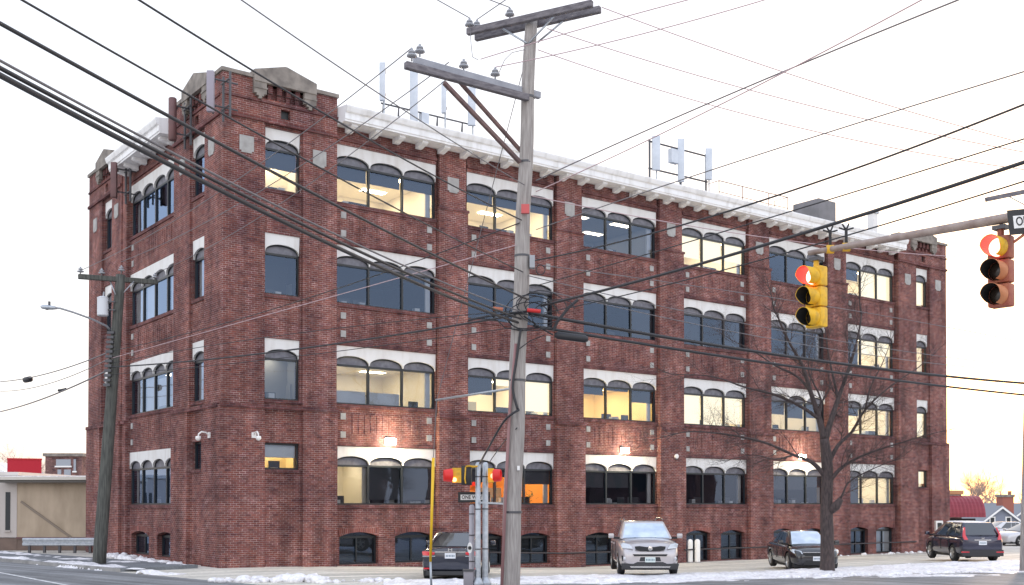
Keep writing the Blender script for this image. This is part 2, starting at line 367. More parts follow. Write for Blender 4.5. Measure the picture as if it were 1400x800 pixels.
ROADM = ground_mat('salt_stained_road', (.17, .175, .185), (.25, .255, .265), (.33, .33, .34), .3, 12, patch=-40)
WALKM = ground_mat('sidewalk_asphalt', (.13, .14, .155), (.19, .20, .215), (.30, .31, .33), .6, 14)
SNOWM = ground_mat('old_snow', (.50, .48, .50), (.80, .78, .80), (.88, .87, .88), 1.3, 11, .6, lo=.30, hi=.50)
LINEM = ground_mat('worn_road_paint', (.45, .45, .46), (.72, .72, .72), None, 2.5, 10)
xs = [-3000, -900, -300, -120] + frange(-60, 70, 1) + [120, 300, 900, 3000]
ys = [-500, -60] + frange(0, 120, 1) + [160, 260, 600, 1500, 4000]
vs = [(x, y, G(x, y)) for y in ys for x in xs]; nx = len(xs)
fs = [(j * nx + i, j * nx + i + 1, (j + 1) * nx + i + 1, (j + 1) * nx + i) for j in range(len(ys) - 1) for i in range(nx - 1)]
MB().add(vs, fs).build('ground', LOT, kind='structure', fix=False)
def strip(name, pl, pr, m, dz, step=1.0, nacross=8, kind='structure', parent=None):
    """sheet between two polylines of equal count, draped on the ground"""
    vs = []; fs = []; rows = []
    for i in range(len(pl) - 1):
        a0, a1, b0, b1_ = Vector(pl[i]), Vector(pl[i + 1]), Vector(pr[i]), Vector(pr[i + 1])
        n = max(1, int((a1 - a0).length / step))
        for k in range(n + (1 if i == len(pl) - 2 else 0)): rows.append((a0.lerp(a1, k / n), b0.lerp(b1_, k / n)))
    for a, b in rows:
        for j in range(nacross + 1):
            p = a.lerp(b, j / nacross); vs.append((p.x, p.y, G(p.x, p.y) + dz))
    q = nacross + 1
    for i in range(len(rows) - 1):
        for j in range(nacross): fs.append((i * q + j, i * q + j + 1, (i + 1) * q + j + 1, (i + 1) * q + j))
    return MB().add(vs, fs).build(name, m, kind=kind, fix=False)
# left street runs away beside the left wall; front street crosses below the photo
KA, KB = Vector((-19.77, 42.89)), Vector((-11.53, 35.03)); kd = (KB - KA).normalized(); kn = Vector((kd.y, -kd.x))   # kn points to the road
if kn.x > 0: kn = -kn
far = KA - kd * 160
strip('road', [far, KA, KB + kd * 1.5, KB + kd * 8], [far + kn * 12, KA + kn * 12, KB + kd * 1.5 + kn * 12, KB + kd * 8 + kn * 12], ROADM, .008, 2, 12)
FA, FB = Vector((-9, 27.8)), Vector((16.9, 36.6)); fd = (FB - FA).normalized(); fn = Vector((fd.y, -fd.x))
strip('road', [FA - fd * 6, FA, FB, FB + fd * 60], [FA - fd * 6 + fn * 14, FA + fn * 14, FB + fn * 14, FB + fd * 60 + fn * 14], ROADM, .012, 2, 12)
# white edge line on the left street
la, lb = Vector((-16.65, 36.14)), Vector((-12.31, 30.66)); ld = (lb - la).normalized(); ln = Vector((ld.y, -ld.x))
strip('road_line', [la - ld * 60, lb + ld * 4], [la - ld * 60 + ln * .13, lb + ld * 4 + ln * .13], LINEM, .018, 2, 1)
# raised sidewalk with kerb along the left street
sw = MB()
def draped(pl, pr, h, step=1):
    vs = []; fs = []
    a0, a1, b0, b1_ = pl[0], pl[1], pr[0], pr[1]; n = max(1, int((a1 - a0).length / step))
    for k in range(n + 1):
        a = a0.lerp(a1, k / n); b = b0.lerp(b1_, k / n)
        for p, z in ((a, -.05), (a, h), (b, h), (b, -.05)): vs.append((p.x, p.y, G(p.x, p.y) + z))
    for k in range(n):
        for j in range(3): fs.append((k * 4 + j, k * 4 + j + 1, k * 4 + 5 + j, k * 4 + 4 + j))
    fs.append((0, 1, 2, 3)); fs.append((n * 4 + 3, n * 4 + 2, n * 4 + 1, n * 4)); return vs, fs
KE = KB - kd * 2.0
MB().add(*draped([far - kn * .16, KE - kn * .16], [far - kn * 3.0, KE - kn * 3.0], .11, 2)).build('pavement', WALKM, kind='structure')
MB().add(*draped([far, KE], [far - kn * .155, KE - kn * .155], .125, 2)).build('kerb', CONC, kind='structure')
# snow
def snow_h(x, y):
    n = noise.fractal(Vector((x * .55, y * .8, 3.1)), 1.0, 2.1, 5); f = noise.fractal(Vector((x * 2.6, y * 2.6, 9)), 1.0, 2.0, 4)
    v = Vector((x, y))
    t = (v - FA).dot(fd); d = -(v - FA).dot(fn)          # metres behind the front street edge
    bw = 2.6 + 2.2 * sm((t - 4) / 14) + 2.5 * sm((t - 18) / 12)
    s = -1
    if t > 6.2:
        s = .55 - abs(d - bw * .5) / (bw * .5) * .62 + n * .42 + f * .18 + (.12 if t > 10 else -.12)
    # bank along the kerb of the left street
    k = (v - KA).dot(kd); q = -(v - KA).dot(kn)
    if -30 < k < 12: s = max(s, .25 - abs(q - .55) / .55 * .5 + n * .5 + f * .3)
    if -22 < k < 6: s = max(s, .1 - abs(q - 2.2) / .8 * .6 + n * .55 + f * .35)
    return s
def snow_patch(name, x0, x1, y0, y1, st, label, kind='stuff'):
    nx = int((x1 - x0) / st); ny = int((y1 - y0) / st); idx = {}; vs = []; fs = []
    def H(i, j):
        x = x0 + i * st; y = y0 + j * st; return snow_h(x, y)
    hs = [[H(i, j) for i in range(nx + 1)] for j in range(ny + 1)]
    def V(i, j):
        if (i, j) not in idx:
            x = x0 + i * st; y = y0 + j * st; s = hs[j][i]
            h = .085 * sm(s / .7) * (1 + .6 * noise.noise(Vector((x * 5, y * 5, 0)))) if s > 0 else -.03
            k = (Vector((x, y)) - KA).dot(kd); q = -(Vector((x, y)) - KA).dot(kn)
            base = .115 if (q > .02 and q < 3.1 and k < 11) else .016
            idx[(i, j)] = len(vs); vs.append((x, y, G(x, y) + base + h))
        return idx[(i, j)]
    for j in range(ny):
        for i in range(nx):
            if max(hs[j][i], hs[j][i + 1], hs[j + 1][i], hs[j + 1][i + 1]) > 0: fs.append((V(i, j), V(i + 1, j), V(i + 1, j + 1), V(i, j + 1)))
    return MB().add(vs, fs).build(name, SNOWM, smooth=True, kind=kind, cat='snow', label=label, fix=False)
snow_patch('snow', -3.6, 24, 29.5, 45, .13, 'old trampled snow on the verge before the parked cars')
snow_patch('snow', -30, -9.2, 33, 58, .15, 'thin snow crust along the kerb by the left street')
def clods(path, n, spread, r0, r1, label, seed):
    rnd = random.Random(seed); mb = MB()
    for i in range(n):
        t = rnd.random() * (len(path) - 1); k = int(t); p = Vector(path[k]).lerp(Vector(path[k + 1]), t - k)
        p += Vector((rnd.gauss(0, spread), rnd.gauss(0, spread))); r = r0 + (r1 - r0) * rnd.random() ** 2
        bm = bmesh.new(); bmesh.ops.create_icosphere(bm, subdivisions=2, radius=r)
        of = Vector((rnd.random() * 50,) * 3)
        z = G(p.x, p.y) + r * .25
        vs = [(p.x + v.co.x * (1 + .5 * noise.noise(v.co * 9 + of)) * 1.25, p.y + v.co.y * 1.1 * (1 + .5 * noise.noise(v.co * 8 - of)), z + v.co.z * (.75 + .5 * noise.noise(v.co * 10 + of))) for v in bm.verts]
        mb.add(vs, [tuple(q.index for q in f.verts) for f in bm.faces]); bm.free()
    return mb.build('snow_clods', SNOWM, smooth=True, kind='stuff', cat='snow', label=label, fix=False)
def sidept(s, n): p = C0 + D2 * s + N2 * n; return (p.x, p.y)
def frontpt(s, n): p = C0 + D1 * s + N1 * n; return (p.x, p.y)
clods([sidept(.6, 1.3), sidept(5, 1.0), sidept(11, .8)], 130, .16, .05, .2, 'lumpy ploughed snow at the foot of the left brick wall', 1)
clods([(-8.2, 31.9), (-6.0, 32.2), (-5.2, 31.5)], 70, .22, .05, .22, 'small heap of snow lumps on the driveway corner', 2)
clods([(-4.4, 32.4), (-3.2, 32.0), (0, 31.6), (4, 32.6)], 120, .3, .03, .12, 'crumbled snow chunks at the front edge of the verge', 3)
clods([(8, 33.8), (12, 35.2), (16, 36.6), (22, 39)], 260, .25, .03, .11, 'grey snow crumbs along the street edge at right', 4)
clods([frontpt(30, .7), frontpt(36, .6), frontpt(44, .8)], 50, .15, .03, .14, 'snow bits left at the foot of the front brick wall', 5)

# ---------------------------------------------------------------- the brick office building
B = thing('brick_office_building', 'four storey red brick office building with white arched window heads and cornice', 'building', C0, PHI)
SILL = [2.2, 6.0, 9.8, 13.6]; HW = 2.21
BAYS = [(4.29, 8.80), (10.27, 14.84), (16.42, 20.98), (22.64, 27.16), (28.87, 33.37), (35.13, 39.54)]
LX, LY = 44.35, 15.8
TF = [(1.42, 2.80), (41.40, 42.62)]       # tower windows, front
TS = [(1.54, 2.87), (12.42, 13.78)]       # tower windows, side
SB = (4.70, 10.45)
ZB = -.9
def FP(s, n, z): return (s, -n, z)
def SP(s, n, z): return (-n, s, z)
class Face:
    """wall face helper in (s, n, z) with P mapping to local"""
    def __init__(f, P): f.P = P
    def box(f, mb, s0, s1, n0, n1, z0, z1):
        c = [f.P(s, n, z) for z in (z0, z1) for n in (n0, n1) for s in (s0, s1)]
        return mb.add(c, [(0, 1, 3, 2), (4, 6, 7, 5), (0, 4, 5, 1), (2, 3, 7, 6), (0, 2, 6, 4), (1, 5, 7, 3)])
    def quad(f, mb, s0, s1, n, z0, z1): return mb.add([f.P(s0, n, z0), f.P(s1, n, z0), f.P(s1, n, z1), f.P(s0, n, z1)], [(0, 1, 2, 3) if f.P is FP else (3, 2, 1, 0)])
    def wall(f, mb, s0, s1, z0, z1, holes, n, depth=.34):
        """brick sheet with holes (s0,s1,z0,z1) and their reveals"""
        ss = sorted({s0, s1, *[h[0] for h in holes], *[h[1] for h in holes]}); zz = sorted({z0, z1, *[h[2] for h in holes], *[h[3] for h in holes]})
        for i in range(len(ss) - 1):
            for j in range(len(zz) - 1):
                cs, cz = (ss[i] + ss[i + 1]) / 2, (zz[j] + zz[j + 1]) / 2
                if cs < s0 or cs > s1 or any(h[0] < cs < h[1] and h[2] < cz < h[3] for h in holes): continue
                f.quad(mb, ss[i], ss[i + 1], n, zz[j], zz[j + 1])
        P = f.P
        for a, b, c, d in holes:
            m = n - depth
            mb.add([P(a, n, c), P(a, m, c), P(a, m, d), P(a, n, d)], [(0, 1, 2, 3)]); mb.add([P(b, n, c), P(b, m, c), P(b, m, d), P(b, n, d)], [(0, 1, 2, 3)])
            mb.add([P(a, n, c), P(b, n, c), P(b, m, c), P(a, m, c)], [(0, 1, 2, 3)]); mb.add([P(a, n, d), P(b, n, d), P(b, m, d), P(a, m, d)], [(0, 1, 2, 3)])
FF, FS = Face(FP), Face(SP)
def gz_front(s): return G(*frontpt(s, 0))
def base_wins_front(b):
    k = .20 * sm((b[0] - 4) / 10); w0 = b[1] - b[0]
    return [(b[0] + .20, b[0] + 1.88, gz_front(b[0]) + .04, 1.16 - k), (b[0] + 2.62, b[0] + 2.62 + 1.72, gz_front(b[0]) + .04, 1.14 - k)]
BWS = [(4.95, 6.98, .12, 1.12), (7.95, 10.15, .12, 1.10)]
wf, ws = MB(), MB()
# bay (spandrel) planes, n = 0
for b in BAYS:
    FF.wall(wf, b[0], b[1], ZB, 16.6, [(b[0], b[1], z, z + HW) for z in SILL] + base_wins_front(b), 0)
FS.wall(ws, SB[0], SB[1], ZB, 16.6, [(SB[0], SB[1], z, z + HW) for z in SILL] + BWS, 0)
# piers between bays
gaps = [(BAYS[i][1], BAYS[i + 1][0]) for i in range(5)]
def pier(Fc, mb, a, b, tops=(16.6,)):
    Fc.box(mb, a, b, -.34, .24, ZB, 5.72); Fc.box(mb, a + .04, b - .04, -.34, .16, 5.72, 14.1); Fc.box(mb, a + .10, b - .10, -.34, .10, 14.1, 16.6)
for a, b in gaps: pier(FF, wf, a, b)
# towers: two side piers with the window column set back between them
def tower(Fc, mb, s0, s1, win, lowin, top=17.42):
    n1_, n2_, n0 = .30, .22, .12
    for (a, b) in ((s0, win[0] - .06), (win[1] + .06, s1)):
        Fc.quad(mb, a, b, n1_, ZB, 5.72); Fc.quad(mb, a, b, n2_, 5.72, 16.0)
        for (zz0, zz1, nn) in ((ZB, 5.72, n1_), (5.72, 16.0, n2_)):
            for e in (a, b): mb.add([Fc.P(e, -.3, zz0), Fc.P(e, nn, zz0), Fc.P(e, nn, zz1), Fc.P(e, -.3, zz1)], [(0, 1, 2, 3)])
        mb.add([Fc.P(a, n1_, 5.72), Fc.P(b, n1_, 5.72), Fc.P(b, n2_, 5.72), Fc.P(a, n2_, 5.72)], [(0, 1, 2, 3)])
    Fc.wall(mb, win[0] - .06, win[1] + .06, ZB, 16.0, [(win[0], win[1], z, z + HW) for z in SILL[1:]] + [lowin], n0, .4)
    # attic above the string course
    vent = ((win[0] + win[1]) / 2 - .18 + .05, (win[0] + win[1]) / 2 + .18 + .05, 16.18, 16.52)
    cx = (win[0] + win[1]) / 2
    rec = (cx - .82, cx + .82, 16.78, 17.30)
    Fc.wall(mb, s0, s1, 16.0, top, [vent, rec], .22, .22)
    for e in (s0, s1): mb.add([Fc.P(e, -.4, 16), Fc.P(e, .22, 16), Fc.P(e, .22, top), Fc.P(e, -.4, top)], [(0, 1, 2, 3)])
    return vent, rec
T1v, T1r = tower(FF, wf, -.0, 4.25, TF[0], (1.44, 2.80, 3.48, 4.44))
T2v, T2r = tower(FF, wf, 39.62, LX, TF[1], (41.50, 42.60, 3.15, 4.15))
S1v, S1r = tower(FS, ws, .0, 4.62, TS[0], (1.90, 2.90, 3.50, 4.52))
S2v, S2r = tower(FS, ws, 11.0, LY, TS[1], (12.60, 13.40, 3.50, 4.70))
# corner wraps (so pier fronts meet round the corner) + far ends
for (z0, z1, n) in ((ZB, 5.72, .30), (5.72, 16.0, .22), (16.0, 17.42, .22)):
    wf.add([(0, -n, z0), (-n, -n, z0), (-n, -n, z1), (0, -n, z1)], [(0, 1, 2, 3)])
    ws.add([(-n, 0, z0), (-n, -n, z0), (-n, -n, z1), (-n, 0, z1)], [(0, 1, 2, 3)])
ws.add([(-.3, -.3, 5.72), (0, -.3, 5.72), (0, -.22, 5.72), (-.3, -.22, 5.72)], [(0, 1, 2, 3)])
FS.box(ws, 10.46, 10.99, -.34, .18, ZB, 16.6)
# right end and back walls, tower tops
rb = MB()
for (z0, z1, n) in ((ZB, 5.72, .30), (5.72, 17.42, .22)):
    rb.add([(LX, -n, z0), (LX + .01, -n, z0), (LX + .01, LY, z0), (LX, LY, z0), (LX, -n, z1), (LX + .01, -n, z1), (LX + .01, LY, z1), (LX, LY, z1)], [(0, 1, 5, 4), (1, 2, 6, 5), (2, 3, 7, 6)])
rb.box(LX, LX + .14, -.30, 3.9, ZB, 5.72)
rb.add([(0, LY, ZB), (LX, LY, ZB), (LX, LY, 16.8), (0, LY, 16.8)], [(0, 1, 2, 3)])
for (x0, x1, y0, y1) in ((-.2, 4.25, -.2, 4.62), (39.62, LX, -.2, 4.4), (-.2, 4.25, 11.0, LY)):
    # inner sides of the tower attics above the roof
    rb.add([(x1, y0, 16), (x1, y1, 16), (x1, y1, 17.42), (x1, y0, 17.42)], [(0, 1, 2, 3)]); rb.add([(x0, y1, 16), (x1, y1, 16), (x1, y1, 17.42), (x0, y1, 17.42)], [(0, 1, 2, 3)])
    rb.add([(x0 + .01, y0 + .01, 16.6), (x1, y0 + .01, 16.6), (x1, y1, 16.6), (x0 + .01, y1, 16.6)], [(0, 1, 2, 3)])
rb.add([(39.62, 4.4, 16), (39.62, -.2, 16), (39.62, -.2, 17.42), (39.62, 4.4, 17.42)], [(0, 1, 2, 3)])
rb.add([(0, 11.0, 16), (4.25, 11, 16), (4.25, 11, 17.42), (0, 11, 17.42)], [(0, 1, 2, 3)])
wf.build('front_wall', BR, B); ws.build('side_wall', BR, B); rb.build('rear_wall', BR, B)
MB().box(.3, LX - .3, .5, LY - .2, 16.60, 16.72).build('roof', ROOF, B)
# brick trim: string courses, ledges, sill courses, frieze under the cornice
def trim(Fc, *a, name='string_course'):
    q = MB(); Fc.box(q, *a); q.build(name, BRT, B)
for (Fc, s0, s1) in ((FF, -.30, 4.27), (FF, 39.60, LX + .05), (FS, 0, 4.62), (FS, 10.98, LY)):
    trim(Fc, s0, s1, .20, .30, 15.92, 16.04); trim(Fc, s0, s1, .22, .34, 5.64, 5.78); trim(Fc, s0, s1, .20, .27, 16.62, 16.70)
for a, b in gaps: trim(FF, a - .02, b + .02, .12, .30, 5.64, 5.78); trim(FF, a, b, .08, .20, 14.04, 14.14)
trim(FS, 10.44, 10.97, .14, .26, 5.64, 5.78)
for b in BAYS:
    for z in SILL: trim(FF, b[0], b[1], -.30, .05, z - .14, z - .003)
    trim(FF, b[0], b[1], -.1, .06, 15.95, 16.07)
    for z in SILL[:3]: trim(FF, b[0] + .01, b[1] - .01, -.05, .028, z + HW + .02, z + HW + .16)
for z in SILL: trim(FS, SB[0], SB[1], -.30, .05, z - .14, z - .003)
trim(FS, SB[0], SB[1], -.1, .06, 15.95, 16.07)
for (Fc, t) in ((FF, TF[0]), (FF, TF[1]), (FS, TS[0]), (FS, TS[1])):
    for z in SILL[1:]: trim(Fc, t[0] - .05, t[1] + .05, -.2, .17, z - .13, z - .003)
trim(FF, 1.40, 2.84, -.2, .17, 3.36, 3.477); trim(FF, 41.45, 42.65, -.2, .17, 3.03, 3.147); trim(FS, 1.85, 2.95, -.2, .17, 3.38, 3.497)

# raised brick panels in the spandrels: rows of vertical ribs
for Fc, bays in ((FF, BAYS), (FS, [SB])):
    for b in bays:
        for z in SILL[1:]:
            mb = MB(); s = b[0] + .75
            Fc.box(mb, b[0] + .72, b[1] - .72, -.04, .006, z - 1.14, z - .34)
            while s < b[1] - .85:
                Fc.box(mb, s, s + .13, -.03, .020, z - 1.10, z - .38); s += .26
            mb.build('ribbed_spandrel', BR, B)
# stone squares and plaques
for Fc, bays in ((FF, BAYS), (FS, [SB])):
    for b in bays:
        for z in SILL[1:]:
            for s in (b[0] + .34, b[1] - .34):
                for dz in (-.47, -1.16): sq = MB(); Fc.box(sq, s - .11, s + .11, -.05, .035, z + dz - .12, z + dz + .12); sq.build('stone_square', PLAQ, B)
def plaque(Fc, s, z, n=.10, w=.27):
    P = Fc.P; pts = [(-w, .30), (w, .30), (w, -.24), (w * .72, -.24), (w * .72, -.31), (-w * .72, -.31), (-w * .72, -.24), (-w, -.24)]
    o = Vector(P(0, .05, 0)) - Vector(P(0, 0, 0))
    MB().prism([P(s + a, n - .02, z + b) for a, b in pts], o).build('stone_plaque', PLAQ, B)
for a, b in gaps: plaque(FF, (a + b) / 2, 15.08)
for s in (.66, 3.52, 40.5, 43.5): plaque(FF, s, 15.0, .22)
for s in (.80, 3.70, 11.7, 14.8): plaque(FS, s, 15.0, .22)
# tower copings, pediments, corbels
def crown(Fc, s0, s1, cx, ends=(0, 0)):
    P = Fc.P; mb = MB()
    for a, b in ((s0 - ends[0], cx - 1.22), (cx + 1.22, s1 + ends[1])): Fc.box(mb, a, b, -.25, .30, 17.42, 17.55)
    out = [(-1.22, 17.30), (-1.22, 17.70), (-.04, 18.04), (.04, 18.04), (1.22, 17.70), (1.22, 17.30)]
    mb.prism([P(cx + a, -.22, z) for a, z in out], Vector(P(0, .60, 0)) - Vector(P(0, 0, 0)))
    for sg in (-1, 1):
        c = cx + sg * .98; pts = [(-.24, 17.30), (.24, 17.30), (.24, 16.88), (.14, 16.88), (.14, 16.80), (.06, 16.80), (.06, 16.70), (-.06, 16.70), (-.06, 16.80), (-.14, 16.80), (-.14, 16.88), (-.24, 16.88)]
        mb.prism([P(c + a, .20, z) for a, z in pts], Vector(P(0, .15, 0)) - Vector(P(0, 0, 0)))
        Fc.box(mb, c - .26, c + .26, .345, .375, 17.06, 17.12)
    mb.build('stone_pediment', STONE, B)
    cb = MB()
    for k in range(4):
        c = cx - .54 + .36 * k
        Fc.box(cb, c - .09, c + .09, .02, .20, 17.02, 17.298); Fc.box(cb, c - .07, c + .07, .02, .12, 16.80, 17.02)
    cb.build('brick_corbels', BRT, B)
def dark_back(Fc, r, n, name='vent'):
    mb = MB(); Fc.box(mb, r[0] + .002, r[1] - .002, n - .05, n, r[2] + .002, r[3] - .002); mb.build(name, INBLK if name == 'vent' else BRT, B)
for Fc, s0, s1, t, v, r, en in ((FF, .30, 4.25, TF[0], T1v, T1r, (.6, .04)), (FF, 39.62, LX, TF[1], T2v, T2r, (.04, .08)), (FS, .30, 4.62, TS[0], S1v, S1r, (0, .04)), (FS, 11.0, LY, TS[1], S2v, S2r, (.04, .05))):
    crown(Fc, s0, s1, (t[0] + t[1]) / 2, en); dark_back(Fc, v, .06); dark_back(Fc, r, .015, 'recess_back')
# white cornice with brackets
def cornice(Fc, s0, s1):
    P = Fc.P; mb = MB()
    prof = [(-.3, 16.44), (.76, 16.44), (.76, 16.50), (.80, 16.52), (.80, 16.74), (.88, 16.78), (.94, 16.92), (.95, 16.98), (.90, 17.01), (.2, 17.09), (-.3, 17.09)]
    a = [P(s0, n, z) for n, z in prof]; off = Vector(P(s1 - s0, 0, 0)) - Vector(P(0, 0, 0)); mb.prism(a, off)
    mb.build('cornice', CORN, B)
    n = int((s1 - s0) / 1.02)
    for k in range(n):
        s = s0 + .5 + (s1 - s0 - 1) * k / (n - 1)
        pr = [(.06, 16.437), (.62, 16.437), (.62, 16.36), (.52, 16.31), (.34, 16.28), (.22, 16.24), (.06, 16.23)]
        MB().prism([P(s - .13, a_, z) for a_, z in pr], Vector(P(.26, 0, 0)) - Vector(P(0, 0, 0))).build('cornice_bracket', CORN, B)
cornice(FF, 4.28, 39.58); cornice(FS, 4.66, 10.96)
# basement arches
def basement(Fc, w, kind=0):
    s0, s1, z0, z1 = w; rise = .16; hw = (s1 - s0) / 2; cx = (s0 + s1) / 2; P = Fc.P
    N = 12; arc = [(cx - hw + 2 * hw * i / N, z1 - rise * (2 * i / N - 1) ** 2) for i in range(N + 1)]
    mb = MB()                      # fill between the arch and the square head of the opening
    for sgn in (0, 1):
        pts = arc[:N // 2 + 1] if sgn == 0 else arc[N // 2:]
        corner = (s0, z1) if sgn == 0 else (s1, z1)
        poly = [corner] + (pts if sgn == 0 else pts[::-1])
        mb.prism([P(a, -.30, z) for a, z in poly], Vector(P(0, .296, 0)) - Vector(P(0, 0, 0)))
    ring = []
    for i in range(N):
        (a, z), (a2, z2) = arc[i], arc[i + 1]
        mb.prism([P(a, 0, z), P(a2, 0, z2), P(a2 + (a2 - cx) * .06, 0, z2 + .26), P(a + (a - cx) * .06, 0, z + .26)], Vector(P(0, .022, 0)) - Vector(P(0, 0, 0)))
    f = MB(); g = MB()
    Fc.box(f, s0, s0 + .07, -.30, -.20, z0, z1 - .06); Fc.box(f, s1 - .07, s1, -.30, -.20, z0, z1 - .06); Fc.box(f, s0 + .07, s1 - .07, -.30, -.20, z0, z0 + .07)
    Fc.box(f, s0 + .07, s1 - .07, -.29, -.21, z1 - .24, z1 - .14); Fc.box(f, cx - .03, cx + .03, -.29, -.21, z0 + .07, z1 - .24)
    win = f.build('basement_window', FRAME, B)
    mb.build('brick_arch', ARCHB, win)
    Fc.quad(g, s0 + .01, s1 - .01, -.25, z0, z1 - .02); g.build('pane', GLASS, win, fix=False)
    k = MB(); Fc.quad(k, s0, s1, -.33, z0, z1)
    k.build('board' if kind else 'blackout', PAPER if kind == 1 else (RY if kind == 2 else INBLK), win)
    if kind == 1: k.build
for i, b in enumerate(BAYS):
    for j, w_ in enumerate(base_wins_front(b)): basement(FF, w_, 1 if (i, j) == (5, 1) else 0)
basement(FS, BWS[0], 0); basement(FS, BWS[1], 0)
# windows
def window(Fc, s0, s1, z0, nl, blinds=None, head=True, z1=None, nfront=0.0):
    P = Fc.P; z1 = z1 or z0 + HW; n = nfront; w_ = (s1 - s0) / nl; hz = z1 - .70 if head else z1
    f = MB()
    Fc.box(f, s0, s0 + .06, n - .24, n - .13, z0, hz); Fc.box(f, s1 - .06, s1, n - .24, n - .13, z0, hz)
    Fc.box(f, s0 + .06, s1 - .06, n - .24, n - .13, z0, z0 + .06); Fc.box(f, s0 + .06, s1 - .06, n - .24, n - .13, hz - .075, hz)
    for k in range(1, nl): Fc.box(f, s0 + w_ * k - .04, s0 + w_ * k + .04, n - .23, n - .12, z0 + .06, hz - .075)
    win = f.build('window', FRAME, B)
    g = MB(); Fc.quad(g, s0 + .03, s1 - .03, n - .18, z0 + .03, hz - .03); g.build('pane', GLASS, win, fix=False)
    if head:
        t = MB(); Fc.box(t, s0 + .002, s1 - .002, n - .30, n - .17, hz + .002, z1 - .01); t.build('arch_infill', TYMP, win)
        zs, zc = hz + .01, z1 - .37; N = 14
        pts = [(s1 - .003, z1 - .003), (s0 + .003, z1 - .003)]
        for k in range(nl):
            c = s0 + w_ * (k + .5); r = w_ / 2 - (.012 if nl > 1 else .03)
            for i in range(N + 1):
                a = pi - pi * i / N; pts.append((min(max(c + r * cos(a), s0 + .004), s1 - .004), zs + (zc - zs) * (max(0, sin(a)) ** .85)))
        hd = MB().prism([P(a, n - .12, z) for a, z in pts], Vector(P(0, .075, 0)) - Vector(P(0, 0, 0)))
        h = hd.build('arched_head_panel', WHITE, win)
        bm = bmesh.new(); bm.from_mesh(h.data); bmesh.ops.triangulate(bm, faces=[q for q in bm.faces if len(q.verts) > 4]); bm.to_mesh(h.data); bm.free()
        rim = MB()
        for k in range(nl):
            c = s0 + w_ * (k + .5); r = w_ / 2 - .03; q = []
            for i in range(N + 1):
                a = pi - pi * i / N; q.append(Vector(P(min(max(c + r * cos(a), s0 + .03), s1 - .03), n - .145, zs - .02 + (zc - zs - .01) * (max(0, sin(a)) ** .85))))
            rim.tube(q, .022, 5)
        rim.build('arch_rim', FRAME, win)
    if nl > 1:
        cv = MB(); Fc.box(cv, s1 - .30, s1 - .09, n - .42, n - .34, z0 + .02, hz - .05); cv.build('curtain', BLINDW, win)  # pale strip standing in for the lit inner jamb
    if blinds:
        bl = {}
        for k, spec in enumerate(blinds):
            if not spec: continue
            kind, a, b = spec                        # material, from, to (fractions of the glass height from the top)
            mb = bl.setdefault(kind, MB()); H_ = hz - z0 - .1
            Fc.box(mb, s0 + w_ * k + .05, s0 + w_ * (k + 1) - .05, n - .30, n - .285, hz - .05 - H_ * b, hz - .05 - H_ * a)
        for kind, mb in bl.items(): mb.build('blind', kind, win)
    return win
def room(Fc, s0, s1, z0, wallm, lit, depth=4.5, ns=.36, lights=2, zt=None, items=()):
    P = Fc.P; z1 = zt or z0 + 1.75; zf = z0 - .75; mb = MB(); n0, n1_ = -ns, -ns - depth
    a, b = s0 - .35, s1 + .35
    mb.add([P(a, n1_, zf), P(b, n1_, zf), P(b, n1_, z1), P(a, n1_, z1)], [(0, 1, 2, 3)])
    for e in (a, b): mb.add([P(e, n0, zf), P(e, n1_, zf), P(e, n1_, z1), P(e, n0, z1)], [(0, 1, 2, 3)])
    mb.add([P(a, n0, zf), P(b, n0, zf), P(b, n1_, zf), P(a, n1_, zf)], [(0, 1, 2, 3)]); mb.add([P(a, n0, z1), P(b, n0, z1), P(b, n1_, z1), P(a, n1_, z1)], [(0, 1, 2, 3)])
    # inner face of the outside wall, round the window
    zt_ = min(z1, z0 + HW)
    for (u0, u1, v0, v1) in ((a, s0, zf, z1), (s1, b, zf, z1), (s0, s1, zf, z0)):
        mb.add([P(u0, n0, v0), P(u1, n0, v0), P(u1, n0, v1), P(u0, n0, v1)], [(0, 1, 2, 3)])
    r = mb.build('room', wallm, B)
    if lit:
        for i in range(lights):
            for j in range(2):
                c = a + (b - a) * (i + .5) / lights; n = n0 - .9 - 2.0 * j; l = MB()
                l.add([P(c - .55, n, z1 - .02), P(c + .55, n, z1 - .02), P(c + .55, n - .35, z1 - .02), P(c - .55, n - .35, z1 - .02)], [(0, 1, 2, 3)])
                l.build('ceiling_light', lit, r)
    fm = MB(); rr = random.Random(int(s0 * 100 + z0 * 7)); pm = MB()
    Fc.box(fm, s0, s1, n0 - .75, n0 - .15, z0 - .12, z0 - .08)
    for k in range(3 if s1 - s0 > 2 else 1):
        c = s0 + .5 + rr.random() * (s1 - s0 - 1)
        Fc.box(fm, c - .22, c + .22, n0 - .5, n0 - .46, z0 + .02, z0 + .34); Fc.box(fm, c - .04, c + .04, n0 - .5, n0 - .46, z0 - .08, z0 + .02)
        c = s0 + .4 + rr.random() * (s1 - s0 - .8); h = .08 + rr.random() * .22
        Fc.box(pm, c - .1, c + .13, n0 - .4, n0 - .2, z0 - .08, z0 + h)
    fm.build('desk', FURN, r); pm.build('desk_clutter', PAPER, r)
    # a taller cabinet or partition standing in the room
    cb = MB(); c = s0 + (s1 - s0) * rr.choice([.2, .5, .8]); Fc.box(cb, c - .5, c + .4, n0 - 3.4, n0 - 2.8, zf, zf + 1.5); cb.build('cabinet', RG if wallm is not RD else FURN, r)
    return r
CL2 = emit('ceiling_light_soft', (1, .90, .72), 6)
CL3 = emit('ceiling_light_bright', (1, .86, .58), 26)
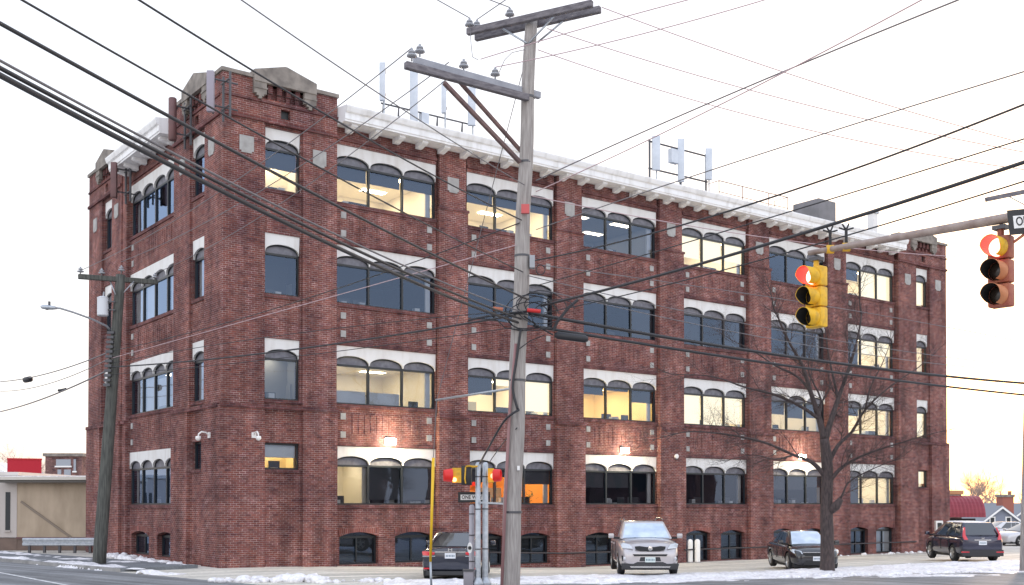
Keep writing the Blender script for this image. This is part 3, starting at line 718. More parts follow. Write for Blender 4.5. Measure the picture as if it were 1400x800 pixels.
# per window: (blinds per light, wall material, light material)
bw, bl_, bg = BLINDW, BLINDL, BLINDG
SPEC = {
 (3, 0): ([(bg, .0, .35)] + [(bg, 0, .33), (bg, 0, .30)], RW, CL3), (3, 1): ([(bg, 0, .30), (bg, 0, .26), (bg, 0, .22)], RW, CL3),
 (3, 2): ([None, None, None], RG, CL2), (3, 3): ([(bl_, 0, .72), (bl_, 0, .72), (bl_, 0, .60)], RW, CL3),
 (3, 4): ([None, (bg, 0, 1), None], RD, None), (3, 5): ([(bg, 0, .42), (bl_, 0, 1), (bl_, 0, 1)], RW, CL3),
 (2, 0): ([None, None, None], RD, None), (2, 1): ([None, None, None], RD, None), (2, 2): ([None, None, (bg, 0, 1)], RD, None),
 (2, 3): ([(bg, 0, .8), None, (bg, 0, 1)], RD, None), (2, 4): ([None, (bg, 0, 1), None], RD, None), (2, 5): ([(bg, 0, 1), (bl_, .0, .55), (bl_, 0, .5)], RW, CL3),
 (1, 0): ([(bw, .66, 1), (bw, .66, 1), None], RW, CEILL), (1, 1): ([(bg, 0, .5), (bl_, 0, .2), (bl_, 0, .9)], RW, CL3),
 (1, 2): ([(bg, 0, .25), (bg, 0, .08), (bg, 0, .4)], RY, CL3), (1, 3): ([(bl_, 0, 1), (bl_, 0, 1), (bl_, 0, .9)], RW, CL3),
 (1, 4): ([(bg, 0, .45), (bg, 0, .55), (bg, 0, .5)], RW, CEILL), (1, 5): ([(bg, 0, .3), None, None], RW, CL3),
 (0, 0): ([None, (bg, 0, .9), (bg, 0, .9)], RD, None), (0, 1): ([(bg, 0, .38), (bg, 0, .22), (bg, 0, .42)], RO, CL3),
 (0, 2): ([(bg, 0, .5), (bg, 0, .5), None], RD, None), (0, 3): ([None, None, None], RD, None), (0, 4): ([(bg, 0, .5), (bg, 0, .5), (bg, 0, .4)], RD, None),
 (0, 5): ([(bg, 0, 1), None, None], RW, CL3)}
for fl, z in enumerate(SILL):
    for i, b in enumerate(BAYS):
        bls, wm, lm = SPEC[(fl, i)]
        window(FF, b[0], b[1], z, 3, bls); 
        if (fl, i) == (0, 0):     # a cream room behind the first light, dark behind the others
            room(FF, b[0], b[0] + 1.35, z, RW, CEILL, 2.2, lights=1); room(FF, b[0] + 2.15, b[1], z, RD, None)
            q = MB(); FF.box(q, b[0] + .08, b[0] + .36, -2.53, -2.50, z + .55, z + 1.15); q.build('framed_picture', FURN, B)
        else: room(FF, b[0], b[1], z, wm, lm)
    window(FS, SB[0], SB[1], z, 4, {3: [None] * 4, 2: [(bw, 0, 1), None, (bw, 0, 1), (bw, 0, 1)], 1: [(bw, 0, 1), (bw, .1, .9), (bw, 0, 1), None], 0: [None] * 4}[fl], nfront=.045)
    room(FS, SB[0], SB[1], z, RG if fl in (1, 2, 3) else RD, CL2 if fl == 1 else None, 3.5)
for fl, z in enumerate(SILL[1:]):
    window(FF, *TF[0], z, 1, [(bg, 0, .45) if fl == 2 else None], nfront=.12); room(FF, *TF[0], z, [RD, RG, RW][[1, 0, 2][fl]], [CL2, None, CL3][fl], 1.4, .30, 1)
    window(FF, *TF[1], z, 1, [(bl_, 0, .9) if fl != 1 else None], nfront=.12); room(FF, *TF[1], z, RW, CL3, 2.5, .30, 1)
    window(FS, *TS[0], z, 1, [(bw, 0, 1) if fl < 2 else None], nfront=.16); room(FS, *TS[0], z, RG, None, 1.0, .30, 1)
    window(FS, *TS[1], z, 1, [(bw, 0, .9)], nfront=.12); room(FS, *TS[1], z, RG, None, 1.0, .30, 1)
window(FF, 1.44, 2.80, 3.48, 1, [(bw, 0, .55)], False, 4.44, .12); room(FF, 1.5, 2.75, 3.48, RY, CEILL, 1.4, .30, 1, zt=4.6)
window(FF, 41.50, 42.60, 3.15, 1, [(bl_, 0, .8)], False, 4.15, .12); room(FF, 41.55, 42.55, 3.15, RW, CEILL, 2, .30, 1, zt=4.3)
window(FS, 1.90, 2.90, 3.50, 1, [(bg, 0, 1)], False, 4.52, .12); window(FS, 12.60, 13.40, 3.50, 1, [(bg, 0, 1)], False, 4.70, .12)
# staircase behind the last ground floor windows
st = MB(); b = BAYS[5]
for k in range(10): FF.box(st, b[0] + 1.2 + k * .27, b[0] + 1.47 + k * .27, -3.2, -2.2, 1.9 + k * .17, 2.08 + k * .17)
for k in range(2): st.beam(FP(b[0] + 1.2, -2.15, 2.75 - k * .35), FP(b[0] + 3.9, -2.15, 4.45 - k * .35), .05, .06)
st.build('staircase', GREYP, B)
# inner volume stops sky light crossing the building
MB().box(1.8, LX - .4, 5.2, LY - .3, ZB, 16.5).build('core', RD, B)
# potted plant and red notice in the orange room
pl = MB(); rr = random.Random(5)
for k in range(60):
    o = Vector(FP(13.9 + rr.gauss(0, .25), -.75 + rr.gauss(0, .1), 2.3 + rr.random() * .45)); d = Vector((rr.gauss(0, 1), rr.gauss(0, 1), rr.random())) * .09; u = d.cross(Vector((0, 0, 1))) * .3
    pl.add([o, o + d + u, o + d * 2, o + d - u], [(0, 1, 2, 3)])
pl.build('potted_plant_leaves', LEAF, B)
nq = MB(); FF.box(nq, 13.7, 14.1, -4.6, -4.57, 3.05, 3.32); nq.build('red_notice', REDV, B)
# pipe rail across the foot of the wall
pr_ = MB()
for a, b in ((8.9, 21.2), (22.4, 41.0)):
    pr_.tube([FP(a, .36, gz_front(a) + .62), FP((a + b) / 2, .36, gz_front((a + b) / 2) + .62), FP(b, .36, gz_front(b) + .62)], .035, 8)
pr_.build('wall_pipe', PIPEM, B)
# ---- things fixed to the building
def flood(i, s, lab):
    o = thing('flood_light', lab, 'flood light', C0 + D1 * s + N1 * 0 + Vector((0, 0, 4.62)), PHI, 'flood lights over the ground floor windows')
    MB().box(-.14, .14, -.16, 0, -.06, .16).build('housing', DKMET, o)
    MB().box(-.03, .03, -.05, 0, .16, .24).build('bracket', DKMET, o)
    l = MB().box(-.19, .19, -.32, -.162, -.10, .13)
    l.build('lens', FLOODM, o)
    ld_ = bpy.data.lights.new('flood_bulb', 'POINT'); ld_.energy = 250; ld_.color = (1, .82, .50); ld_.shadow_soft_size = .08
    lo = bpy.data.objects.new('flood_bulb', ld_); col.objects.link(lo); lo.parent = o; lo.location = (0, -.38, -.04)
flood(0, 6.55, 'lit flood light over the ground floor window nearest the corner')
flood(1, 18.75, 'lit flood light on the wall above the silver parked car')
flood(2, 31.15, 'lit flood light on the wall behind the bare tree')
for s, lab in ((27.95 - 5.6, 'small round white lamp on the brick pier above the bollards'),):
    o = thing('wall_lamp', lab, 'wall lamp', C0 + D1 * (s - .4) + N1 * .25 + Vector((0, 0, 4.45)), PHI)
    MB().lathe((0, 0, 0), (0, -1, 0), [(0, .0), (0, .1), (.08, .11), (.1, .0)], 12).build('globe', BOLL, o); MB().box(-.05, .05, -.06, 0, -.16, -.10).build('bracket', DKMET, o)
for (px, py, sd_, lab) in ((286, 597, True, 'white dome security camera on a gooseneck arm on the left wall'), (347, 597, False, 'white security camera on the front wall beside the corner')):
    lp = Vector(loc_at(px, py, .32, sd_)); rot = Matrix.Rotation(PHI, 3, 'Z'); wp = C0 + rot @ Vector((lp.x, lp.y, 0)); wp.z = lp.z
    o = thing('security_camera', lab, 'camera', wp, PHI - (pi / 2 if sd_ else 0)); s_ = 1
    MB().tube([(0.0, 0.0, .05), (0, -.12, .14), (0, -.28, .16), (0, -.38, .08), (0, -.40, 0)], .03, 8).build('arm', BOLL, o, smooth=True)
    MB().lathe((0, -.40, 0), (0, 0, -1), [(0, .02), (.0, .09), (.08, .10), (.14, .07), (.17, .0)], 14).build('dome', BOLL, o, smooth=True)
    MB().box(-.08, .08, -.03, .02, -.05, .15).build('wall_plate', BOLL, o)

# ---------------------------------------------------------------- roof equipment
ROT = Matrix.Rotation(PHI, 3, 'Z')
def bl(s, n, z): return C0 + D1 * s + N1 * n + Vector((0, 0, z))
def antenna(px, ytop, ybot, wpx, lab, n=-.6, side=False, m=GREYP, zpole=16.7, rnd_=False, dd=.18, grp='cell antennas on the roof'):
    a = loc_at(px, ytop, n, side); b = loc_at(px, ybot, n, side)
    d = (C0 + ROT @ Vector((a[0], a[1], 0))); w_ = wpx * d.y / F
    o = thing('cell_antenna', lab, 'antenna', (d.x, d.y, min(zpole, b[2])), 0, grp)
    h0, h1 = b[2] - o.location.z, a[2] - o.location.z
    if rnd_: MB().lathe((0, 0, h0), (0, 0, 1), [(0, 0), (0, w_ * .42), (.03, w_ / 2), (h1 - h0 - .03, w_ / 2), (h1 - h0, w_ * .4), (h1 - h0, 0)], 14).build('radome', m, o, smooth=True)
    else: bevel(MB().box(-w_ / 2, w_ / 2, -dd / 2, dd / 2, h0, h1).build('radome', m, o), .03)
    MB().tube([(.04, dd / 2 + .08, min(0, h0)), (.04, dd / 2 + .08, h1 - .1)], .035, 8).build('mast_pipe', DKMET if m is not GREYP else GALV, o)
    mb = MB()
    for t in (.2, .8): z = h0 + (h1 - h0) * t; mb.box(-.07, .12, dd / 2 - .01, dd / 2 + .13, z - .04, z + .04)
    mb.build('clamp', DKMET, o); return o
antenna(523, 86, 138, 8, 'grey panel antenna nearest the corner tower, left of the tallest one')
antenna(566, 96, 166, 11, 'tallest grey roof antenna, partly behind the wooden crossarm')
antenna(607, 112, 155, 7, 'slim short grey antenna between two wider roof antennas')
antenna(645, 120, 172, 11, 'wide grey antenna behind the diagonal braces of the utility pole')
antenna(897, 186, 233, 11, 'leftmost grey antenna of the far roof frame', n=-.8)
antenna(931, 190, 249, 9, 'middle grey antenna of the far roof frame with a small box beside it', n=-.8)
antenna(969, 203, 246, 9, 'rightmost grey antenna of the far roof frame', n=-.8)
def frame_rail(name, lab, cat, pts, r, m, n, extra=()):
    P = [Vector(loc_at(x, y, n)) for x, y in pts]; o0 = C0 + ROT @ Vector((P[0].x, P[0].y, 0)); o0.z = 16.72
    o = thing(name, lab, cat, o0, PHI); inv = Vector((P[0].x, P[0].y, 16.72))
    return o, inv
def L2(x, y, n, inv): return Vector(loc_at(x, y, n)) - inv
o, inv = frame_rail('antenna_frame', 'low pipe frame carrying the antennas near the corner tower', 'pipe frame', [(523, 142)], .03, DKMET, -.75)
m = MB()
q = [L2(521, 141, -.75, inv), L2(650, 172, -.75, inv)]; m.tube(q, .035)
for px, y0 in ((545, 147), (598, 159), (632, 168), (524, 142)):
    a = L2(px, y0, -.75, inv); m.tube([a, (a.x, a.y, -.02)], .03); m.tube([a, (a.x + .35, a.y + .8, -.02)], .025)
m.build('pipe_frame', DKMET, o)
c = L2(580, 160, -.75, inv); MB().box(c.x - .17, c.x + .17, c.y - .1, c.y + .15, -.02, c.z + .15).build('radio_box', GREYP, o)
o, inv = frame_rail('antenna_frame', 'two rail pipe frame carrying the three far roof antennas', 'pipe frame', [(887, 190)], .03, DKMET, -.95)
m = MB(); m.tube([L2(887, 193, -.95, inv), L2(967, 214, -.95, inv)], .045); m.tube([L2(887, 230, -.95, inv), L2(967, 249, -.95, inv)], .045)
for px, y0 in ((888, 190), (965, 211), (930, 203)):
    a = L2(px, y0, -.95, inv); m.tube([a, (a.x, a.y, -.02)], .05)
m.build('pipe_frame', DKMET, o)
c = L2(921, 212, -.95, inv); MB().box(c.x - .28, c.x + .22, c.y - .15, c.y + .1, c.z - .42, c.z + .25).build('radio_box', GREYP, o)
o, inv = frame_rail('roof_guard_rail', 'thin reddish pipe guard rail along the roof edge', 'railing', [(972, 245)], .02, BRNMET, -.5)
m = MB(); top = [(972, 244), (983, 247), (1015, 255), (1051, 264), (1077, 270), (1085, 273)]
m.tube([L2(x, y, -.5, inv) for x, y in top[1:5]], .022, 6)
m.tube([L2(x, y + 15, -.5, inv) for x, y in top[1:5]], .018, 6)
for x, y in top[1:5]:
    a = L2(x, y, -.5, inv); m.tube([a, (a.x, a.y, -.02)], .022, 6)
for i, j in ((1, -1), (4, 1)):
    a = L2(*top[i], -.5, inv); m.tube([a, (a.x, a.y + .9, a.z), (a.x, a.y + .9, -.02)], .02, 6)
m.build('rails', BRNMET, o)
s0, s1 = loc_at(1112, 300, -2)[0], loc_at(1150, 300, -2)[0]
zt = loc_at(1125, 272, -2)[2]
o = thing('rooftop_air_unit', 'dark grey box shaped air unit on the roof near the right end', 'air unit', bl((s0 + s1) / 2, -2.9, 16.72), PHI)
hw = (s1 - s0) / 2 * .62; h = zt - 16.72
bevel(MB().box(-hw, hw, -.9, .9, .1, h).build('cabinet', mat('air_unit_grey', (.19, .18, .19), .6, c2=(.15, .145, .15), scale=2), o), .03)
m = MB()
for k in range(9): m.box(-hw + .15, hw - .15, -.93, -.895, .35 + k * .13, .42 + k * .13)
m.build('louvre', DKMET, o)
m = MB(); m.box(-hw - 1.5, -hw - .1, -.6, .4, .05, .8); m.tube([(-hw - 1.2, -.65, .1), (-hw - 1.2, -.65, 1.0), (-hw - .7, -.65, 1.15), (-hw - .4, -.65, .9)], .12, 10); m.build('duct', GALV, o)
o = thing('roof_solar_array', 'long low bluish grey rack on the roof right of the air unit', 'roof rack', bl((loc_at(1125, 300, -1.2)[0] + loc_at(1238, 330, -1.2)[0]) / 2, -1.5, 16.72), PHI)
hw = (loc_at(1238, 330, -1.2)[0] - loc_at(1125, 300, -1.2)[0]) / 2
m = MB(); n = 6
for k in range(n):
    a = -hw + 2 * hw * k / n; m.add([(a + .03, -.4, .15), (a + 2 * hw / n - .03, -.4, .15), (a + 2 * hw / n - .03, .5, .95), (a + .03, .5, .95)], [(0, 1, 2, 3)]); 
pn = mat('slate_blue_panel', (.12, .14, .20), .35)
m.build('panels', pn, o)
m = MB()
for k in range(n + 1):
    a = -hw + 2 * hw * k / n; m.beam((a, -.4, 0), (a, .5, .93), .05, .05); m.beam((a, .5, 0), (a, .5, .93), .05, .05)
m.build('legs', GALV, o)
a = loc_at(1193, 300, -2.2); o = thing('roof_vent', 'white square vent pipe on the roof above the overhead signal arm', 'vent', bl(a[0], -2.2, 16.72), PHI)
h = loc_at(1193, 290, -2.2)[2] - 16.72; MB().box(-.22, .22, -.2, .2, 0, h - .12).build('shaft', BOLL, o); MB().box(-.28, .28, -.26, .26, h - .12, h).build('cap', GALV, o)
# antennas on the side wall
def side_ant(px, yt, yb, wpx, m, lab, rnd_):
    o = antenna(px, yt, yb, wpx, lab, n=.95, side=True, m=m, rnd_=rnd_, zpole=99, grp='antennas bracketed to the left wall')
    zc = 0; h = Vector(loc_at(px, yt, .95, True)).z - o.location.z
    mb = MB(); rt = D1
    for z in (h * .2, h * .85): mb.tube([(0, .1, z), tuple(Vector((0, .1, z)) + D1 * .95)], .03, 6); mb.tube([tuple(Vector((0, .1, z)) + D1 * .5 + D2 * -.35), tuple(Vector((0, .1, z)) + D1 * .5 + D2 * .35)], .03, 6)
    for sgn in (-.3, .3):
        q = D1 * .55 + D2 * sgn; mb.tube([tuple(Vector((0, .1, -.1)) + q), tuple(Vector((0, .1, h + .05)) + q)], .045, 6)
    mb.build('wall_bracket', DKMET, o)
side_ant(236, 134, 192, 11, BRNMET, 'round brown antenna on the left wall beside the white cornice', True)
side_ant(288, 97, 153, 10, mat('mauve_grey_antenna', (.30, .27, .32), .5), 'mauve grey panel antenna on the left face of the corner tower', False)
side_ant(156, 222, 270, 8, BRNMET, 'brown panel antenna on the far left tower of the brick building', False)

# ---------------------------------------------------------------- cars
def car(name, lab, cat, loc, rz, paint, K, group='cars parked in the lot'):
    """K: dict of proportions. local x forward, origin under the middle of the car"""
    o = thing(name, lab, cat, loc, rz, group)
    Lc, W, H = K['L'], K['W'], K['H']; hx = Lc / 2
    secs = K['sec']               # (t along length 0 rear..1 front, halfwidth factor, zb, shoulder z, top z)
    v = []; f = []
    for t, wf_, zb, zs, zt in secs:
        x = -hx + Lc * t; hw = W / 2 * wf_
        half = [(0, zb), (hw * .80, zb), (hw * .95, zb + .07), (hw * .985, zb + .30 * (zs - zb)), (hw, zb + .62 * (zs - zb)), (hw * .975, zs - .05), (hw * .90, zs), (hw * .55, zt - .004), (0, zt + .012)]
        ring = [(x, -a, z) for a, z in half] + [(x, a, z) for a, z in half[-2:0:-1]]; v += ring
    n = 16
    for i in range(len(secs) - 1):
        for k in range(n): k2 = (k + 1) % n; f.append((i * n + k, i * n + k2, (i + 1) * n + k2, (i + 1) * n + k))
    f.append(tuple(range(n))); f.append(tuple((len(secs) - 1) * n + k for k in range(n)))
    body = MB().add(v, f).build('body', paint, o)
    wr = K['wr']; wx = (-hx + K['wrear'], -hx + K['wfront'])
    cut = MB()
    for x_ in wx:
        for sg in (-1, 1): cut.lathe((x_, sg * (W / 2 - .30), wr), (0, sg, 0), [(0, 0), (0, wr + .055), (.5, wr + .055), (.5, 0)], 24)
    cu = cut.build('tmp_cut', paint)
    bm = bmesh.new(); bm.from_mesh(cu.data); bmesh.ops.remove_doubles(bm, verts=bm.verts, dist=.0005); bmesh.ops.recalc_face_normals(bm, faces=bm.faces); bm.to_mesh(cu.data); bm.free()
    cu.matrix_world = Matrix.Translation(loc) @ Matrix.Rotation(rz, 4, 'Z')
    sub = body.modifiers.new('s', 'SUBSURF'); sub.levels = 1; sub.render_levels = 1
    md = body.modifiers.new('b', 'BOOLEAN'); md.operation = 'DIFFERENCE'; md.object = cu; md.solver = 'EXACT'
    bpy.context.view_layer.update(); dg = bpy.context.evaluated_depsgraph_get()
    nm = bpy.data.meshes.new_from_object(body.evaluated_get(dg)); body.modifiers.clear(); body.data = nm
    if not nm.materials: nm.materials.append(paint)
    while len(nm.materials) > 1: nm.materials.pop()
    for p in nm.polygons: p.material_index = 0
    bpy.data.objects.remove(cu); ang_smooth(body, 40)
    # dark sill / underbody
    MB().box(-hx + .25, hx - .25, -W / 2 + .12, W / 2 - .12, K['cl'] - .03, K['cl'] + .12).build('underbody', BLACK, o)
    # greenhouse: 8 corners, base (belt) and roof
    g = K['gh']                   # base rear x, base front x, roof rear x, roof front x, belt z, base half width, roof half width
    br, bf, rr_, rf, zb, wb, wt = g; zr = H - .03
    c = [(-hx + br, -wb, zb), (-hx + bf, -wb, zb), (-hx + bf, wb, zb), (-hx + br, wb, zb), (-hx + rr_, -wt, zr), (-hx + rf, -wt, zr), (-hx + rf, wt, zr), (-hx + rr_, wt, zr)]
    ro = MB().add(c, [(0, 3, 2, 1), (4, 5, 6, 7), (0, 1, 5, 4), (1, 2, 6, 5), (2, 3, 7, 6), (3, 0, 4, 7)]).build('cabin', paint, o); bevel(ro, .07, 3)
    V = [Vector(q) for q in c]
    def panel(nm_, q, u0, u1, v0, v1, m_, off=.012, bow=.0, seg=1, par=o, rake=0):
        a, b, c_, d = q                # a,b bottom ; d,c top
        nrm = (b - a).cross(d - a).normalized(); mb = MB(); vs = []; S = 8 if bow else 1
        for j in (0, 1):
            for i in range(S + 1):
                u = u0 + (u1 - u0) * i / S; vv = (v0, v1)[j]
                uu = u + (rake * (1 - 2 * j) if i == S else 0) * 0
                p = a.lerp(b, u).lerp(d.lerp(c_, u), vv) + nrm * (off + bow * (1 - (2 * (u - .5)) ** 2)); vs.append(p)
        fs = [(i, i + 1, S + 2 + i, S + 1 + i) for i in range(S)]
        vs2 = [p - nrm * (.05 + bow) for p in vs]; k = len(vs); loop = list(range(S + 1)) + list(range(2 * S + 1, S, -1))
        fs += [(loop[i], loop[(i + 1) % len(loop)], loop[(i + 1) % len(loop)] + k, loop[i] + k) for i in range(len(loop))]
        return mb.add(vs + vs2, fs).build(nm_, m_, par)
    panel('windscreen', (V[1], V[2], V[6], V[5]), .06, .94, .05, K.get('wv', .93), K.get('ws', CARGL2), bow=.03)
    panel('rear_window', (V[3], V[0], V[4], V[7]), .08, .92, .14, .90, CARGL2, bow=.02)
    for q in ((V[0], V[1], V[5], V[4]), (V[2], V[3], V[7], V[6])):
        fr = q[0] is V[0]
        for (u0, u1) in K['sw']:
            if not fr: u0, u1 = 1 - u1, 1 - u0
            panel('side_window', q, u0, u1, .10, .88, CARGL2)
    for x_ in wx:
        for sg in (-1, 1):
            y = sg * (W / 2 - .02)
            tw = MB().lathe((x_, y, wr), (0, -sg, 0), [(.02, wr * .62), (0, wr * .68), (0, wr * .90), (.03, wr), (.19, wr), (.22, wr * .9), (.22, wr * .3)], 28).build('wheel', BLACK, o, smooth=False); ang_smooth(tw, 30)
            rm = MB().lathe((x_, y, wr), (0, -sg, 0), [(.06, 0), (.02, .05), (.03, .07)], 12)
            rm.lathe((x_, y, wr), (0, -sg, 0), [(.02, wr * .67), (.005, wr * .64), (.05, wr * .58), (.14, wr * .56)], 28)
            for k in range(5):
                a = 2 * pi * k / 5 + .3; d = Vector((cos(a), 0, sin(a))); rm.beam(Vector((x_, y - sg * .03, wr)) + d * .05, Vector((x_, y - sg * .02, wr)) + d * wr * .62, .075, .03, up=Vector((0, 1, 0)))
            rm.build('rim', RIM, tw); MB().lathe((x_, y - sg * .10, wr), (0, sg, 0), [(0, 0), (0, wr * .6)], 20).build('brake', DKMET, tw)
    # door seams, handles, mirrors
    sm_ = MB()
    for sg in (-1, 1):
        y = sg * (W / 2 + .002)
        for x_ in K['seam']: sm_.box(-hx + x_ - .008, -hx + x_ + .008, y - .02, y + .002, K['cl'] + .25, zb - .08)
    sm_.build('door_seams', BLACK, o)
    for sg in (-1, 1):
        for x_ in K['seam'][1:]:
            hb = MB().box(-hx + x_ + .06, -hx + x_ + .24, sg * W / 2 - .02, sg * W / 2 + .025, zb - .18, zb - .14); hb.build('door_handle', paint, o)
        mx = -hx + bf - .32; mr_ = MB().box(mx - .07, mx + .09, sg * (wb + .16), sg * (wb + .34), zb + .03, zb + .18).build('mirror', paint, o); bevel(mr_, .03)
        MB().box(mx - .02, mx + .03, sg * (wb - .02), sg * (wb + .17), zb + .0, zb + .07).build('mirror_arm', BLACK, o)
    return o, hx
RIM = mat('alloy_rim', (.55, .55, .53), .3, .8)
CARGL2 = mat('tinted_car_glass', (.012, .015, .02), .03, spec=.9, coat=1)
SKYFROST = mat('frosted_windscreen', (.42, .52, .66), .22, c2=(.62, .72, .84), scale=2.2, detail=9, coat=1)  # pale blue paints the bright sky reflection, with frost mottling
CHROME = mat('chrome_trim', (.75, .75, .76), .15, 1)
LAMPR = mat('red_lamp_plastic', (.60, .015, .03), .2, coat=1)
LAMPC = mat('clear_lamp', (.55, .58, .62), .12, .3, coat=1)
PLATE = mat('licence_plate', (.62, .70, .68), .5); PLW = mat('licence_plate_white', (.75, .77, .8), .5); PLI = mat('plate_figures', (.10, .16, .22), .6)
BLKP = mat('black_bumper_plastic', (.03, .03, .033), .6)
def hullpart(name, pts, t, m_, o, bev=0):
    """flat outline given as (x, y, z) points, thickened by vector t"""
    q = MB().prism(pts, t).build(name, m_, o)
    if bev: bevel(q, bev, 2)
    return q
def mir(pts): return [(x, -y, z) for x, y, z in pts][::-1]
def plate(o, x, z, d, m_=PLATE):
    p = MB().box(x, x + d * .02, -.16, .16, z - .08, z + .08).build('licence_plate', m_, o)
    mb = MB(); xx = x + d * .022
    for k in range(6):
        y = -.115 + k * .046; mb.box(xx - .001, xx + .001, y - .012, y + .012, z - .035, z + .03)
    mb.build('plate_marks', PLI, p)
# silver crossover facing the camera
P_SIL = mat('silver_lilac_paint', (.50, .47, .48), .3, .4, coat=1)
K = dict(ws=SKYFROST, wv=.82, L=4.68, W=1.93, H=1.72, cl=.22, wr=.36, wrear=.93, wfront=3.72, gh=(.10, 3.50, .55, 2.62, 1.12, .86, .66), sw=((.04, .22), (.25, .47), (.50, .74)), seam=(3.25, 2.2, 1.25),
  sec=[(0, .86, .42, 1.06, 1.10), (.012, .93, .30, 1.10, 1.15), (.08, .98, .24, 1.12, 1.17), (.3, 1, .22, 1.12, 1.17), (.6, 1, .22, 1.12, 1.17), (.74, 1, .22, 1.10, 1.17), (.84, .985, .22, 1.05, 1.13), (.93, .95, .23, .97, 1.04), (.975, .88, .25, .86, .92), (.995, .78, .30, .74, .80), (1, .70, .36, .66, .70)])
kx = (882 - 700) / F * 36.2
o, hx = car('parked_car', 'silver crossover with roof rails parked facing the street', 'car', (kx, 36.9, -.02), R(-91), P_SIL, K)
def kfront(o, hx):
    x = hx - .03
    g = [(x, -.46, .84), (x, -.32, .80), (x, 0, .785), (x, .32, .80), (x, .46, .84), (x, .48, .93), (x, .32, .945), (x, .12, .915), (x, -.12, .915), (x, -.32, .945), (x, -.48, .93)]
    gr = hullpart('grille', g, (.055, 0, 0), BLACK, o)
    MB().lathe((x + .05, 0, .865), (1, 0, 0), [(0, .0), (0, .07), (.012, .068), (.014, 0)], 20).build('emblem', CHROME, gr).scale = (1, 1, 1)
    mt = Matrix.Translation((x + .067, 0, .865)) @ Matrix.Rotation(R(90), 4, 'Z') @ Matrix.Rotation(R(90), 4, 'X')
    text_mesh('emblem_lettering', 'KIA', .05, BLACK, gr, mt)
    hullpart('lower_grille', [(x - .02, -.50, .63), (x - .02, .50, .63), (x - .02, .54, .69), (x - .02, -.54, .69)], (.075, 0, 0), BLACK, o)
    hullpart('bumper_skirt', [(x - .1, -.86, .22), (x - .1, .86, .22), (x - .1, .90, .40), (x - .1, .52, .40), (x - .1, .40, .46), (x - .1, -.40, .46), (x - .1, -.52, .40), (x - .1, -.90, .40)], (.13, 0, 0), BLKP, o, .02)
    hullpart('skid_strip', [(x, -.60, .27), (x, .60, .27), (x, .64, .32), (x, -.64, .32)], (.05, 0, 0), CHROME, o)
    for sg in (1, -1):
        h = [(x - .02, .52, .84), (x - .20, .84, .86), (x - .36, .90, .98), (x - .30, .80, 1.03), (x - .10, .60, .98)]
        q = MB().prism([(a, b * sg, c) for a, b, c in h], (.05, .02 * sg, .015)).build('headlight', LAMPC, o); bevel(q, .012)
        f = [(x - .10, .70, .47), (x - .20, .86, .47), (x - .20, .88, .64), (x - .10, .74, .64)]
        fg = MB().prism([(a, b * sg, c) for a, b, c in f], (.075, 0, 0)).build('fog_lamp_recess', BLACK, o)
        MB().lathe((x - .05, sg * .79, .56), (1, 0, 0), [(0, 0), (0, .05), (.035, .045), (.04, 0)], 14).build('fog_lamp', LAMPC, fg)
        MB().tube([(-1.75, sg * .60, 1.70), (-1.5, sg * .62, 1.765), (0, sg * .63, 1.775), (.25, sg * .63, 1.74)], .022, 8).build('roof_rail', CHROME, o)
    plate(o, hx - .0, .52, 1)
    # lower air intake and badge bar
    hullpart('air_intake', [(x - .03, -.34, .47), (x - .03, .34, .47), (x - .03, .30, .60), (x - .03, -.30, .60)], (.06, 0, 0), BLKP, o)
    w_ = MB()
    for y0 in (-.55, .1): w_.beam((hx - 1.08, y0, 1.10), (hx - 1.42, y0 + .5, 1.26), .02, .015)
    w_.build('wiper', BLACK, o)
kfront(o, hx)
# dark sedan seen from behind
P_NAV = mat('dark_navy_paint', (.030, .034, .052), .22, .4, coat=1)
KS = dict(L=4.62, W=1.85, H=1.46, cl=.17, wr=.33, wrear=1.0, wfront=3.68, gh=(.42, 3.62, 1.30, 2.55, .93, .80, .56), sw=((.16, .32), (.34, .52), (.54, .80)), seam=(3.15, 2.15, 1.35),
  sec=[(0, .82, .42, .88, .95), (.01, .90, .28, .93, 1.00), (.06, .96, .20, .95, 1.02), (.2, .995, .17, .95, 1.0), (.45, 1, .17, .94, .97), (.70, 1, .17, .92, .96), (.82, .985, .17, .89, .95), (.92, .95, .18, .82, .88), (.975, .86, .20, .72, .78), (.995, .76, .25, .62, .66), (1, .70, .30, .56, .60)])
o, hx = car('parked_car', 'dark navy sedan seen from behind next to the grey signal posts', 'car', (-1.72, 35.4, G(-1.7, 35.4)), R(87), P_NAV, KS)
